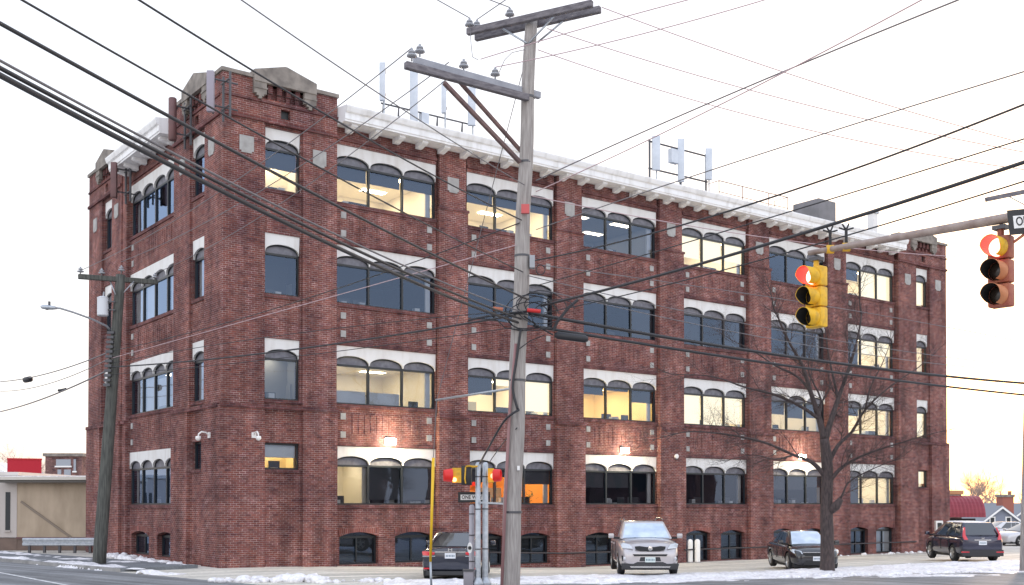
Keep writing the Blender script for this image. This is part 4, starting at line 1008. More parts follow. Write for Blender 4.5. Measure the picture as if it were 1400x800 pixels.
def srear(o, hx):
    x = -hx + .005
    for sg in (1, -1):
        t = [(x + .03, .46, .80), (x + .03, .62, .76), (x + .08, .82, .77), (x + .14, .86, .86), (x + .10, .82, .90), (x + .02, .46, .87)]
        q = MB().prism([(a - .0, b * sg, c) for a, b, c in t], (-.09, 0, 0)).build('tail_light', LAMPR, o); bevel(q, .01)
        MB().box(x - .025, x + .06, min(sg * .45, sg * .84), max(sg * .45, sg * .84), .735, .755).build('reverse_light', LAMPC, o)
        MB().box(x - .01, x + .05, min(sg * .62, sg * .80), max(sg * .62, sg * .80), .36, .40).build('reflector', LAMPR, o)
        MB().lathe((x - .03, sg * .50, .24), (1, 0, 0), [(0, .045), (.2, .045)], 12).build('exhaust_tip', CHROME, o)
    MB().box(x - .02, x + .05, -.46, .46, .858, .885).build('chrome_strip', CHROME, o)
    e_ = MB().box(x - .03, x - .005, -.06, -.04, .895, .985).box(x - .03, x - .005, .04, .06, .895, .985).box(x - .03, x - .005, -.04, .04, .93, .95); e_.build('emblem', CHROME, o)
    plate(o, x - .005, .76, -1, PLW)
    MB().box(x - .015, x + .1, -.72, .72, .19, .30).build('bumper_skirt', BLKP, o)
    MB().box(x + .02, x + .12, -.30, .30, .645, .70).build('plate_recess_edge', BLKP, o)
srear(o, hx)
# near black sedan facing the camera behind the tree
P_BLK = mat('black_paint', (.022, .022, .026), .2, .3, coat=1)
K3 = dict(KS); K3['L'] = 4.5; K3['ws'] = SKYFROST
sx = (1104 - 700) / F * 43
o, hx = car('parked_car', 'black sedan facing the street partly hidden behind the bare tree trunk', 'car', (sx - .3, 42.8, G(sx, 42.8)), R(-90), P_BLK, K3)
def sfront(o, hx):
    x = hx - .03
    MB().prism([(x, -.42, .56), (x, .42, .56), (x, .50, .68), (x, -.50, .68)], (.04, 0, 0)).build('grille', BLACK, o)
    MB().box(x, x + .05, -.52, .52, .685, .71).build('chrome_strip', CHROME, o)
    MB().prism([(x - .02, -.52, .24), (x - .02, .52, .24), (x - .02, .42, .40), (x - .02, -.42, .40)], (.05, 0, 0)).build('lower_grille', BLACK, o)
    for sg in (1, -1):
        h = [(x - .02, .50, .62), (x - .18, .80, .64), (x - .42, .88, .74), (x - .36, .80, .79), (x - .10, .54, .73)]
        q = MB().prism([(a, b * sg, c) for a, b, c in h], (.04, .02 * sg, .02)).build('headlight', LAMPC, o); bevel(q, .01)
        MB().lathe((x - .12, sg * .70, .36), (1, 0, 0), [(0, 0), (0, .06), (.05, .05), (.055, 0)], 14).build('fog_lamp', LAMPC, o)
    plate(o, hx - .0, .47, 1, PLW)
sfront(o, hx)
# dark compact crossover, rear three quarter
P_GRY = mat('dark_blue_grey_paint', (.035, .036, .065), .22, .5, coat=1)
K4 = dict(L=4.53, W=1.84, H=1.66, cl=.24, wr=.35, wrear=.95, wfront=3.58, gh=(.10, 3.62, .52, 2.60, 1.02, .84, .62), sw=((.05, .20), (.23, .47), (.50, .78)), seam=(3.2, 2.2, 1.3),
  sec=[(0, .86, .42, .98, 1.02), (.012, .93, .30, 1.03, 1.07), (.08, .98, .25, 1.04, 1.08), (.3, 1, .24, 1.04, 1.08), (.6, 1, .24, 1.03, 1.07), (.76, .99, .24, 1.0, 1.06), (.88, .96, .25, .94, 1.0), (.96, .88, .28, .82, .88), (.992, .76, .33, .68, .74), (1, .70, .38, .62, .66)])
px = (1347 - 700) / F * 45.6
o, hx = car('parked_car', 'dark blue compact crossover with snow on its roof parked near the right edge', 'car', (px - .1, 47.8, G(px, 47.8) + .03), R(89), P_GRY, K4)
def crear(o, hx):
    x = -hx + .005; p = K4['gh']
    for sg in (1, -1):
        t = [(x + .03, .60, .93), (x + .03, .76, .93), (x + .10, .79, 1.04), (x + .16, .765, 1.18), (x + .30, .68, 1.44), (x + .28, .62, 1.44), (x + .10, .68, 1.14)]
        q = MB().prism([(a, b * sg, c) for a, b, c in t], (-.05, 0, 0)).build('tail_light', LAMPR, o); bevel(q, .01)
        MB().box(x - .02, x + .06, min(sg * .55, sg * .86), max(sg * .55, sg * .86), .40, .45).build('reflector', LAMPR, o)
    MB().box(x - .02, x + .12, -.84, .84, .26, .52).build('bumper_skirt', BLKP, o)
    MB().box(x - .015, x + .04, -.34, .34, .90, .935).build('chrome_strip', CHROME, o)
    e_ = MB().box(x - .03, x - .005, -.05, -.035, .95, 1.03).box(x - .03, x - .005, .035, .05, .95, 1.03).box(x - .03, x - .005, -.035, .035, .98, 1.0); e_.build('emblem', CHROME, o)
    plate(o, x - .005, .80, -1, PLW)
    MB().beam((x + .13, 0, 1.10), (x + .22, .35, 1.16), .02, .02).build('rear_wiper', BLACK, o)
    s_ = MB(); rn = random.Random(3)
    nxs, nys = 16, 10; vs = []
    for j in range(nys + 1):
        for i in range(nxs + 1):
            X = -1.45 + 1.75 * i / nxs; Y = -.55 + 1.10 * j / nys; ed = min(i, nxs - i, j, nys - j)
            vs.append((X, Y, 1.632 + (.035 + .012 * rn.random() if ed > 0 else -.01)))
    s_.add(vs, [(j * (nxs + 1) + i, j * (nxs + 1) + i + 1, (j + 1) * (nxs + 1) + i + 1, (j + 1) * (nxs + 1) + i) for j in range(nys) for i in range(nxs)]).build('snow_on_roof', SNOWM, o, smooth=True)
crear(o, hx)
P_WHT = mat('white_car_paint', (.62, .62, .64), .25, .2, coat=1)
for (x_, y_, rz, lab) in ((34.4, 74, R(196), 'white sedan parked far right beyond the dark crossover'), (36.2, 82, R(190), 'white sedan in the farther row at the right edge'), (36, 66, R(12), 'pale sedan cut by the right edge of the photo')):
    o, hx = car('parked_car', lab, 'car', (x_, y_, G(x_, y_)), rz, P_WHT, KS, 'pale cars parked beyond the building')
    srear(o, hx)

# ---------------------------------------------------------------- bollards
for k, px in enumerate((943.5, 953.5)):
    P = at(px, 768, 52.5); lab = ['left one of the two white bollards before the basement windows', 'right one of the two white bollards before the basement windows'][k]
    z = G(P.x, P.y); o = thing('bollard', lab, 'bollard', (P.x, P.y, z), 0, 'white bollards by the wall')
    MB().lathe((0, 0, 0), (0, 0, 1), [(0, .13), (1.0, .13), (1.06, .11), (1.10, .06), (1.11, 0)], 18).build('post', BOLL, o, smooth=True)
    MB().lathe((0, 0, 0), (0, 0, 1), [(0, .17), (.03, .17), (.04, .13)], 18).build('base_collar', CONC, o)

# ---------------------------------------------------------------- utility poles
def rod(name, pts, r, m, parent, org, seg=8, smooth=True): return MB().tube([Vector(p) - org for p in pts], r, seg).build(name, m, parent, smooth=smooth)
def insulator(p, org, parent, s=1.0):
    mb = MB(); q = Vector(p) - org
    mb.lathe(q, (0, 0, 1), [(0, .0), (0, .02 * s), (.10 * s, .02 * s), (.10 * s, .06 * s), (.12 * s, .13 * s), (.16 * s, .12 * s), (.17 * s, .05 * s), (.20 * s, .05 * s), (.21 * s, .09 * s), (.25 * s, .08 * s), (.27 * s, .03 * s), (.31 * s, .035 * s), (.33 * s, 0)], 14)
    return mb.build('insulator', PORC, parent, smooth=True)
PB, PT = at(696, 824, 25), at(726, 24, 25)
org = Vector((PB.x, PB.y, 0)); MP = thing('utility_pole', 'tall weathered wooden utility pole with two double crossarms in the foreground', 'utility pole', org)
n = 24; pts = [PB.lerp(PT, i / n) - org + Vector((.015 * sin(i * 1.1), 0, 0)) for i in range(n + 1)]; pts[0].z = -.3
MB().tube(pts, [.222 - .085 * (i / n) for i in range(n + 1)], 18).build('pole', WOOD, MP, smooth=True)
def beam(name, a, b, w_, h, m, parent, org): return bevel(MB().beam(Vector(a) - org, Vector(b) - org, w_, h).build(name, m, parent), .012, 1)
UA, UB_ = at(639, 44, 25.55), at(810, 5, 24.0); VA, VB_ = at(650, 52, 25.85), at(821, 13, 24.4)
beam('crossarm', UA, UB_, .12, .15, ARMW, MP, org); beam('crossarm', VA, VB_, .12, .15, ARMW, MP, org)
LA, LB = at(554, 89, 23.1), at(722, 134, 24.85); MA, MB_ = at(566, 83, 23.5), at(738, 131, 25.25)
beam('crossarm', LA, LB, .13, .15, ARMW, MP, org); beam('crossarm', MA, MB_, .12, .15, mat('grey_crossarm', (.36, .37, .41), .7, c2=(.28, .29, .33), scale=3), MP, org)
beam('brace', at(607, 113, 23.6), at(711, 222, 24.82), .09, .09, BRACEW, MP, org); beam('brace', at(624, 107, 24.1), at(724, 220, 25.2), .08, .08, BRACEW, MP, org)
for a, b in (((688, 40, 25.2), (720, 59, 24.85)), ((758, 22, 24.6), (722, 60, 24.85)), ((770, 29, 24.8), (735, 58, 25.1))): rod('strut', [at(*a), at(*b)], .022, GALV, MP, org)
INS = {}
for k, (x, y, Y) in dict(u1=(642, 44, 25.5), u2=(697, 30, 25.1), l0=(563, 87, 23.15), l1=(574, 81, 23.55), l2=(634, 101, 24.15), l3=(677, 112, 24.6), u3=(652, 46, 25.8)).items():
    p = at(x, y, Y) + Vector((0, 0, .05)); insulator(p, org, MP, .85); INS[k] = p + Vector((0, 0, .28))
# band, bolts, boxes, coils, riser on the pole
def onpole(y, dx=0, dY=-.24): t = (824 - y) / 800; x = 696 + 30 * t; return at(x + dx, y, 25 + dY)
mb = MB()
for y in (133, 222, 350, 430, 520, 700): c = onpole(y, 0, 0) - org; mb.lathe(c - Vector((0, 0, .03)), (0, 0, 1), [(0, .0), (0, .232 - .09 * (824 - y) / 800), (.05, .232 - .09 * (824 - y) / 800), (.05, 0)], 18)
mb.build('steel_bands', DKMET, MP)
c = onpole(356, 14, -.1) - org; MB().box(c.x - .06, c.x + .06, c.y - .1, c.y + .1, c.z - .18, c.z + .1).build('control_box', PORC, MP)
c = onpole(285, 2, -.28) - org; MB().box(c.x - .09, c.x + .09, c.y - .03, c.y + .06, c.z - .11, c.z + .09).build('pole_tag', mat('faded_red_tag', (.55, .10, .10), .6), MP)
c = onpole(640, 6, -.22) - org; MB().box(c.x - .03, c.x + .03, c.y - .01, c.y + .02, c.z - .05, c.z + .05).build('pole_tag', SIGNW, MP)
rod('riser_conduit', [onpole(470, -4, -.2), onpole(560, -9, -.2), onpole(640, -10, -.22), onpole(824, -11, -.25)], .035, mat('red_grey_conduit', (.30, .16, .16), .6), MP, org)
rod('transverse_strut', [onpole(531, -6, -.1), at(596, 547, 29.4)], .028, GALV, MP, org)

def catmull(P, k=4):
    o = []
    for i in range(len(P) - 1):
        p0, p1, p2, p3 = P[max(i - 1, 0)], P[i], P[i + 1], P[min(i + 2, len(P) - 1)]
        for j in range(k):
            t = j / k; o.append(.5 * ((2 * p1) + (p2 - p0) * t + (2 * p0 - 5 * p1 + 4 * p2 - p3) * t * t + (3 * p1 - p0 - 3 * p2 + p3) * t ** 3))
    o.append(P[-1]); return o
# overhead cables -------------------------------------------------------------
HUB = Vector((0, 0, 0))
def wire(A, B_, mid, r, m, lab, cat='cable', name='overhead_wire', ext=0.0, ext0=0.0, n=40, group=None, sag=0):
    A, B_ = Vector(A), Vector(B_); k = -sag * 4
    if mid:
        mx, my = mid; rr_ = ray(mx, my); a2 = Vector((A.x, A.y)); d2 = Vector((B_.x - A.x, B_.y - A.y)); q = Vector((rr_.x, rr_.y))
        # a2 + t d2 = u q
        det = d2.x * (-q.y) + q.x * d2.y; t = (-a2.x * (-q.y) - q.x * a2.y) / det
        u = (a2.x + t * d2.x) / q.x if abs(q.x) > 1e-6 else (a2.y + t * d2.y) / q.y
        zm = EYE + rr_.z * u; k = (zm - (A.z + (B_.z - A.z) * t)) / max(.02, t * (1 - t))
    pts = []
    for i in range(n + 1):
        t = -ext0 + (1 + ext + ext0) * i / n; pts.append(Vector((A.x + (B_.x - A.x) * t, A.y + (B_.y - A.y) * t, A.z + (B_.z - A.z) * t + k * t * (1 - t))))
    r = max(.0105, r * .80)
    return MB().tube(pts, r, 6, cap=False).build(name, m, origin=pts[0], smooth=True, label=lab, cat=cat, group=group)
H = lambda x, y, Y=24.8: at(x, y, Y)
# to the upper left, over the camera's left shoulder
def toleft(A, x, y, mid, r, m, lab, drop=.1, ext=.35):
    z = A.z - drop; Y = (z - EYE) * F / (688 - y); return wire(A, at(x, y, Y), mid, r, m, lab, ext=ext)
toleft(H(715, 372), 30, 0, (308, 158), .016, WIREB, 'thin dark wire crossing the corner tower window from upper left to the pole')
toleft(H(713, 301), 190, 0, (460, 165), .018, WIREB, 'dark wire crossing the stone pediment of the corner tower')
toleft(H(717, 253), 330, 0, (573, 164), .010, WIREG, 'thin grey wire from the top left passing the roof antennas')
toleft(H(723, 410), 0, 32, (460, 281), .026, WIREB, 'uppermost thick black cable entering at the left edge')
toleft(H(715, 427), 0, 83, (460, 321), .018, WIREG, 'slim grey cable just above the thick pair entering at left')
toleft(H(712, 436), 0, 93, (460, 329), .028, WIREB, 'upper cable of the thick pair sweeping down from the left edge')
toleft(H(708, 441), 0, 103, (460, 338), .036, WIREB, 'lowest and thickest cable of the pair sweeping down from the left edge')
toleft(INS['u1'], 598, 0, None, .010, WIREG, 'short wire leaving the top left insulator upward', ext=3)
toleft(INS['u2'], 670, 0, None, .010, WIREG, 'short wire leaving the middle top insulator upward', ext=3)
toleft(INS['u3'], 691, 0, None, .008, WIREG, 'thin wire rising steeply right from the top left insulator', ext=2)
# primaries to the left pole
LPB, LPT = at(135, 774, 39.45), at(165, 376, 39.45)
wire(INS['l0'], at(110, 370, 38.6), (407, 187), .014, WIREG, 'primary wire from the long crossarm to the outer end of the left pole')
wire(INS['l1'] + Vector((.6, .25, -.3)), at(166, 358, 39.4), (440, 208), .014, WIREG, 'primary wire from the long crossarm to the top of the left pole')
wire(INS['l2'] + Vector((-.2, -.1, -.35)), at(212, 374, 40.1), (482, 209), .012, WIREG, 'primary wire landing on the inner end of the left pole crossarm')
wire(H(710, 305), at(152, 480, 39.3), (460, 395), .016, WIREB, 'dark wire rising across the brick wall under the third floor windows')
wire(H(706, 335), at(152, 490, 39.3), (460, 404), .008, WIREP, 'pale thin wire just below the dark wire across the brick wall')
wire(H(704, 431), at(150, 502, 39.3), (460, 470), .030, WIREB, 'thick black cable crossing the second floor window heads to the left pole')
wire(H(700, 425), at(152, 497, 39.3), (460, 449), .008, WIREB, 'very thin wire just above the thick cable to the left pole')
wire(H(700, 448), at(152, 512, 39.3), (440, 483), .008, WIREB, 'very thin wire just below the thick cable to the left pole')
wire(at(146, 507, 39.3), at(0, 563, 55), (85, 535), .036, WIREG, 'cable leaving the left pole down to the left edge', ext=.5)
wire(at(150, 481, 39.3), at(0, 522, 55), (60, 512), .028, WIREG, 'upper thin cable leaving the left pole to the left edge', ext=.5)
wire(at(150, 490, 39.3), at(0, 535, 55), None, .02, WIREG, 'faintest thin wire between the two cables at far left', ext=.5, sag=.3)
# to the right
def toright(A, x, y, mid, r, m, lab, drop=.1, ext=.3):
    z = A.z - drop; Y = (z - EYE) * F / (688 - y); return wire(A, at(x, y, min(Y, 60)), mid, r, m, lab, ext=ext)
toright(H(748, 39, 24.7), 1400, 208, (840, 69), .007, WIREP, 'pinkish wire sloping gently down to the right from the top crossarm', drop=3.0)
toright(H(735, 68, 25), 1400, 232, (840, 104), .007, WIREP, 'second pinkish wire sloping down right below the first', drop=3.2)
toright(H(823, 10, 24.3), 1400, 196, (1100, 108), .007, WIREP, 'pinkish wire starting at the right tip of the top crossarm', drop=2.6)
toright(H(657, 81, 24.4), 940, 0, (840, 27), .007, WIREP, 'thin wire rising right from the insulator to the top edge')
toright(INS['l3'], 1045, 0, (840, 56), .007, WIREP, 'thin wire rising right across the pole top to the upper edge')
toright(H(733, 247), 1310, 0, (1000, 128), .016, WIREG, 'grey wire rising right to the top edge')
toright(H(733, 262), 1260, 0, (1060, 105), .008, WIREP, 'faint pinkish wire rising right beside the grey one')
toright(H(733, 314), 1400, 98, (965, 235), .007, WIREG, 'thin grey wire rising right past the far roof antennas')
toright(H(732, 356), 1400, 143, (1140, 241), .020, WIREB, 'upper of the two parallel dark cables above the far roof antennas')
toright(H(732, 391), 1400, 190, (1140, 271), .013, WIREB, 'middle dark wire climbing right across the white cornice')
toright(H(740, 418), 1400, 222, (1140, 306), .034, WIREB, 'thickest black cable climbing right over the traffic signal arm')
toright(H(744, 428), 1400, 248, (1060, 350), .014, WIREB, 'dark wire under the thickest cable meeting the signal arm clamps')
RPY = 36.8
def farr(x, y, mid, A, r, m, lab): return wire(A, at(x, y, RPY), mid, r, m, lab, ext=.06)
farr(1400, 524, (1140, 496), H(724, 428), .052, WIREB, 'upper thick cable running right across the lower wall to the right edge')
farr(1400, 540, (1140, 509), H(730, 446), .044, WIREB, 'lower thick cable with the black splice case running to the right edge')
farr(1400, 468, (900, 384), H(735, 362), .009, WIREG, 'thin wire crossing the third floor to the right edge')
farr(1400, 500, (1140, 465), H(722, 377), .009, WIREG, 'thin wire below the third floor windows to the right')
farr(1400, 508, (1140, 478), H(724, 392), .008, WIREG, 'thin wire just above the thick lower cables at right')
wire(H(727, 268), at(1330, 352, 34), (1000, 318), .007, WIREP, 'thin pale wire crossing the top floor windows to the right', ext=0.3)
wire(at(716, 92, 25.2), at(597, 547, 29.4), None, .008, WIREG, 'thin guy wire from the pole top down to the strut end')
# jumpers and loops near the hub
jp = [INS['u1'], H(644, 60, 25.3), H(646, 78, 25), H(654, 82, 24.6)]
MB().tube(jp, .008, 5).build('jumper_wire', WIREG, origin=jp[0], label='thin jumper wire hanging from the top left insulator', cat='cable')
jp = [H(717, 68, 24.9), H(700, 72, 24.7), H(690, 82, 24.6), H(682, 100, 24.6)]
MB().tube(jp, .008, 5).build('jumper_wire', WIREG, origin=jp[0], label='thin curved jumper beside the long crossarm insulator', cat='cable')
rl = random.Random(11); mb = MB()
for k in range(7):
    c = H(738 + rl.gauss(0, 9), 425 + rl.gauss(0, 8), 24.7); R1 = .16 + rl.random() * .26; tl = rl.uniform(-.5, .5)
    mb.tube([c + Vector((R1 * 1.5 * cos(a), .1 * sin(a * 2 + k), R1 * sin(a) + tl * R1 * cos(a))) for a in [2 * pi * i / 18 for i in range(13 + rl.randint(0, 5))]], .012, 5)
mb.tube([H(790, 410), H(778, 420), H(762, 440), H(756, 452)], .035, 7); mb.tube([H(660, 436), H(680, 438), H(690, 448), H(712, 452), H(740, 448)], .014, 6)
mb.tube([H(716, 432), H(735, 446), H(756, 458)], .02, 6); mb.tube([H(640, 438), H(664, 433), H(700, 428), H(730, 425)], .028, 6)
mb.tube([H(700, 520), H(706, 480), H(725, 466), H(745, 458)], .012, 6)
c0 = H(715, 430)
mb.build('cable_loops', WIREB, origin=c0, label='tangle of black cable loops where the lines meet the wooden pole', cat='cable')
c = H(739, 369, 24.8); MB().tube([c + Vector((.1 * cos(a), 0, .11 * sin(a))) for a in [2 * pi * i / 16 for i in range(17)]], .012, 6).build('cable_ring', WIREB, origin=c, label='small black cable ring hanging right of the pole', cat='cable')
a, b = H(758, 458), H(804, 464); MB().lathe(a, b - a, [(0, 0), (0, .05), (.08, .085), ((b - a).length - .08, .085), ((b - a).length, .05), ((b - a).length, 0)], 14).build('splice_case', WIREB, origin=a, smooth=True, label='black cylindrical splice case hanging on the lower cable', cat='splice case')
for (x, y, w_, lab) in ((730, 424, .3, 'red cable marker right of the pole where cables meet'), (681, 422, .22, 'small rusty red cable clamp left of the pole')):
    c = H(x, y, 24.6); MB().lathe(c - Vector((w_ / 2, 0, 0)), (1, 0, -.1), [(0, 0), (0, .045), (w_, .045), (w_, 0)], 10).build('cable_marker', REDV if x > 700 else mat('rusty_red', (.4, .13, .07), .7), origin=c, label=lab, cat='cable marker')
for (x, y, Y, lab, l_) in ((38, 519, 50, 'black box hanging on the cable at far left', .55), (85, 533, 46, 'slim black splice on the lower left cable', .5)):
    c = at(x, y, Y); d = Vector((-.8, .6, -.04)); MB().lathe(c - d * l_ / 2, d, [(0, 0), (0, .06), (.05, .13 if l_ > .52 else .05), (l_ - .05, .13 if l_ > .52 else .05), (l_, .06), (l_, 0)], 10).build('splice_case', WIREB, origin=c, smooth=True, label=lab, cat='splice case')
jp = [onpole(560, 4, -.3), H(690, 575, 24.8), H(668, 612, 26.5), H(656, 634, 29.9)]
MB().tube(catmull(jp, 6), .026, 7).build('drop_cable', WIREB, origin=jp[0], smooth=True, label='black cable drooping from the wooden pole to the left signal post', cat='cable')
jp = [onpole(585, 2, -.3), H(690, 603, 25.8), H(676, 622, 28), H(668, 634, 29.9)]
MB().tube(catmull(jp, 6), .012, 6).build('drop_cable', WIREB, origin=jp[0], smooth=True, label='thinner black cable drooping to the right signal post', cat='cable')
jp = [onpole(450, 2, -.27), onpole(490, -2, -.27), onpole(530, -6, -.27), onpole(560, 2, -.28)]
MB().tube(catmull(jp, 5), .03, 7).build('drop_cable', WIREB, origin=jp[0], smooth=True, label='short black cable strapped down the face of the wooden pole', cat='cable')
# guy guard
GA = at(590, 800, 29.4); GA.z = 0
o = thing('guy_wire_guard', 'yellow plastic guard around the guy wire before the dark sedan', 'guy guard', GA); GT = at(597, 547, 29.4) - GA; G1 = at(588.5, 768, 29.4) - GA; G2 = at(592.5, 626, 29.4) - GA
MB().tube([(0, 0, -.1), G1], .03, 8).build('anchor_rod', GALV, o, smooth=True); MB().tube([G1, G2], [.034, .042], 10).build('guard_tube', YELG, o, smooth=True); MB().tube([G2, GT], .012, 6).build('guy_wire', WIREG, o)

# left pole
org = Vector((LPB.x, LPB.y, 0)); o = thing('utility_pole', 'dark greenish wooden utility pole at the left corner with one crossarm', 'utility pole', org)
n = 16; pts = [LPB.lerp(LPT, i / n) - org for i in range(n + 1)]; pts[0].z = -.2
MB().tube(pts, [.235 - .07 * (i / n) for i in range(n + 1)], 16).build('pole', WOODG, o, smooth=True)
beam('crossarm', at(107, 378, 38.7), at(215, 386, 40.1), .16, .17, WOODG, o, org)
for (x, y, Y) in ((110, 376, 38.7), (139, 378, 39.1), (212, 384, 40.1), (166, 374, 39.4)): insulator(at(x, y, Y), org, o, .9)
rod('brace', [at(150, 383, 39.3), at(158, 403, 39.2)], .02, GALV, o, org); rod('brace', [at(183, 385, 39.6), at(166, 403, 39.4)], .02, GALV, o, org)
mb = MB()
for k in range(12):
    y = 455 + k * 6.5; c = at(155 - (y - 400) * .075, y, 39.2) - org; mb.box(c.x - .1, c.x + .14, c.y - .06, c.y + .06, c.z - .04, c.z + .05)
mb.build('cable_clamps', DKMET, o)
for k, (x, y) in enumerate(((136, 745), (143, 690))):
    c = at(x + 8, y, 39.2) - org
tc_ = at(140.5, 432, 39.2); o = thing('pole_transformer', 'pale grey can transformer hanging on the left utility pole', 'transformer', tc_)
hh = (432 - 407) * 39.2 / F
MB().lathe((0, 0, 0), (0, 0, 1), [(0, 0), (0, .17), (.03, .19), (hh - .05, .19), (hh, .20), (hh + .04, .12), (hh + .05, 0)], 20).build('tank', mat('transformer_grey', (.60, .62, .66), .5), o, smooth=False)
MB().tube([(.0, .05, hh), (.02, .05, hh + .22)], [.04, .03], 8).build('bushing', PORC, o); MB().box(.15, .45, -.03, .03, hh * .3, hh * .36).box(.15, .45, -.03, .03, hh * .75, hh * .81).build('mounting_bracket', DKMET, o)
lp0 = at(151, 452, 39.2); o = thing('street_lamp', 'unlit cobra head street lamp on a curved arm from the left pole', 'street lamp', lp0)
arm = [at(151, 452, 39.2), at(146, 446, 39), at(125, 436, 38.4), (at(100, 427, 37.8)), at(82, 421.5, 37.4), at(74, 421, 37.2)]
MB().tube([p - lp0 for p in arm], [.035] * 6, 8).build('arm', GALV, o, smooth=True)
c = at(74, 421, 37.2) - lp0; hd = MB()
dv = Vector((-1, -.4, .03)).normalized(); hd.lathe(c, dv, [(-.1, .0), (-.1, .04), (.05, .07), (.22, .085), (.38, .065), (.44, 0)], 12); hq = hd.build('lamp_head', GALV, o, smooth=True)
MB().lathe(c + dv * .15 + Vector((0, 0, .08)), (0, 0, 1), [(0, .04), (.12, .04), (.13, 0)], 10).build('photo_cell', DKMET, o)
MB().lathe(c + dv * .22 + Vector((0, 0, -.045)), (0, 0, -1), [(0, .06), (.04, .045), (.05, 0)], 12).build('lens', LENSD, o)
# right pole (leans out of the frame)
RB, RT = at(1402, 784, RPY), at(1412, 262, RPY); org = Vector((RB.x, RB.y, G(RB.x, RB.y))); o = thing('utility_pole', 'brown wooden utility pole at the right edge behind the snow verge', 'utility pole', org)
RB.z = org.z - .2; RT2 = at(1414, 225, RPY)
MB().tube([RB.lerp(RT2, i / 8) - org for i in range(9)], [.19 - .04 * i / 8 for i in range(9)], 14).build('pole', WOOD, o, smooth=True)
beam('crossarm', at(1348, 273, 36.0), at(1480, 246, 37.4), .12, .14, ARMW, o, org); rod('brace', [at(1378, 268, 36.3), at(1410, 285, 36.8)], .02, GALV, o, org)

# ---------------------------------------------------------------- galvanised signal posts with pedestrian signals
def sgpost(px, ytop, rad, Y, lab, m=GALV):
    P = at(px, 790, Y); o = thing('signal_post', lab, 'signal post', (P.x, P.y, G(P.x, P.y)), 0, 'grey steel posts in the foreground')
    h = at(px, ytop, Y).z - o.location.z
    MB().lathe((0, 0, 0), (0, 0, 1), [(0, rad), (h - .05, rad * .96), (h, rad * .5), (h, 0)], 18).build('post', m, o, smooth=True)
    MB().lathe((0, 0, 0), (0, 0, 1), [(0, rad * 2), (.10, rad * 2), (.25, rad * 1.1), (.26, rad)], 18).build('base', m, o)
    mb = MB()
    for z in (h * .3, h * .62, h * .88): mb.lathe((0, 0, z), (0, 0, 1), [(0, rad), (0, rad * 1.1), (.03, rad * 1.1), (.03, rad)], 18)
    mb.build('straps', DKMET, o); return o
sgpost(645, 690, .078, 30.3, 'short grey post left of the two taller steel signal posts', mat('dull_grey_steel', (.40, .38, .42), .6, .2))
sgpost(653.5, 632, .075, 30.0, 'left one of the two tall steel signal posts')
sgpost(663.5, 632, .082, 30.2, 'right one of the two tall steel signal posts')
P = at(641, 790, 30.0); o = thing('signal_cabinet', 'small grey metal box at the foot of the signal posts', 'cabinet', (P.x, P.y, 0)); h = at(641, 779, 30).z
bevel(MB().box(-.14, .12, -.12, .12, 0, h).build('box', mat('cabinet_grey', (.30, .28, .31), .6), o), .015); MB().box(-.16, .14, -.14, .14, h - .04, h + .01).build('lid', DKMET, o)
P = at(642, 650, 29.9); o = thing('pedestrian_signal', 'signal cluster left of the steel posts: amber box and red visor', 'pedestrian signal', P)
bevel(MB().box(-.22, .06, -.12, .12, -.26, .26).build('housing', SIGNB, o), .02)
m = MB(); m.box(-.05, .05, -.20, -.121, .24, .27).box(-.10, .12, -.16, -.12, .22, .26).tube([(-.10, -.13, .22), (-.12, -.16, -.1), (-.10, -.13, -.22)], .02, 6).build('amber_edge', YEL, o)
MB().box(-.46, -.22, -.10, .10, -.20, .20).build('yellow_section', YEL, o)
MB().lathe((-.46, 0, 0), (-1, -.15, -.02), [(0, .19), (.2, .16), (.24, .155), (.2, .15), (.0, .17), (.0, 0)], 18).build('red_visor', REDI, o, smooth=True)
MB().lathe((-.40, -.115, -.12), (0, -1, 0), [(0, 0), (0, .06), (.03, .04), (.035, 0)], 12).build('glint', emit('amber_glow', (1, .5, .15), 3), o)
MB().tube([(.05, 0, .22), (.22, .05, .25)], .025, 8).build('bracket', YEL, o)
P = at(672, 650, 30.0); o = thing('pedestrian_signal', 'red glowing signal head right of the steel posts', 'pedestrian signal', P)
MB().box(-.10, .06, -.10, .10, -.19, .19).build('housing', YEL, o)
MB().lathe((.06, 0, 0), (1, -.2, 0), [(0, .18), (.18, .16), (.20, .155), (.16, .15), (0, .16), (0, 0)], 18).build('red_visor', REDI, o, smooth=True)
MB().lathe((.03, -.12, -.02), (.6, -1, 0), [(0, 0), (0, .07), (.03, .05), (.04, 0)], 14).build('lens', emit('red_glow', (1, .15, .08), 4), o)
def oneway(loc, rz, W_, H_, lab, rx=0):
    o = thing('one_way_sign', lab, 'sign', loc, rz)
    bevel(MB().box(-W_ / 2, W_ / 2, 0, .006, -H_ / 2, H_ / 2).build('plate', SIGNB, o), .002, 1)
    y = -.004; hb = H_ * .25; ha = H_ * .38; x0, x1, x2 = -W_ * .42, W_ * .30, W_ * .44
    MB().prism([(x0, y, -hb), (x1, y, -hb), (x1, y, -ha), (x2, y, 0), (x1, y, ha), (x1, y, hb), (x0, y, hb)], (0, .004, 0)).build('arrow', SIGNW, o)
    mt = Matrix.Translation((-W_ * .08, y - .002, 0)) @ Matrix.Rotation(R(90), 4, 'X'); t = text_mesh('lettering', 'ONE WAY', H_ * .50, SIGNB, o, mt, .001, .003)
    bx = [v.co.x for v in t.data.vertices]; cx_ = (max(bx) + min(bx)) / 2; k = (x1 - x0) * .90 / (max(bx) - min(bx))
    for v in t.data.vertices: v.co.x = (v.co.x - cx_) * k + (x0 + x1) / 2
    return o
P = at(648, 680, 30.6); oneway(P, 0, .88, .29, 'small one way sign with arrow behind the steel posts')
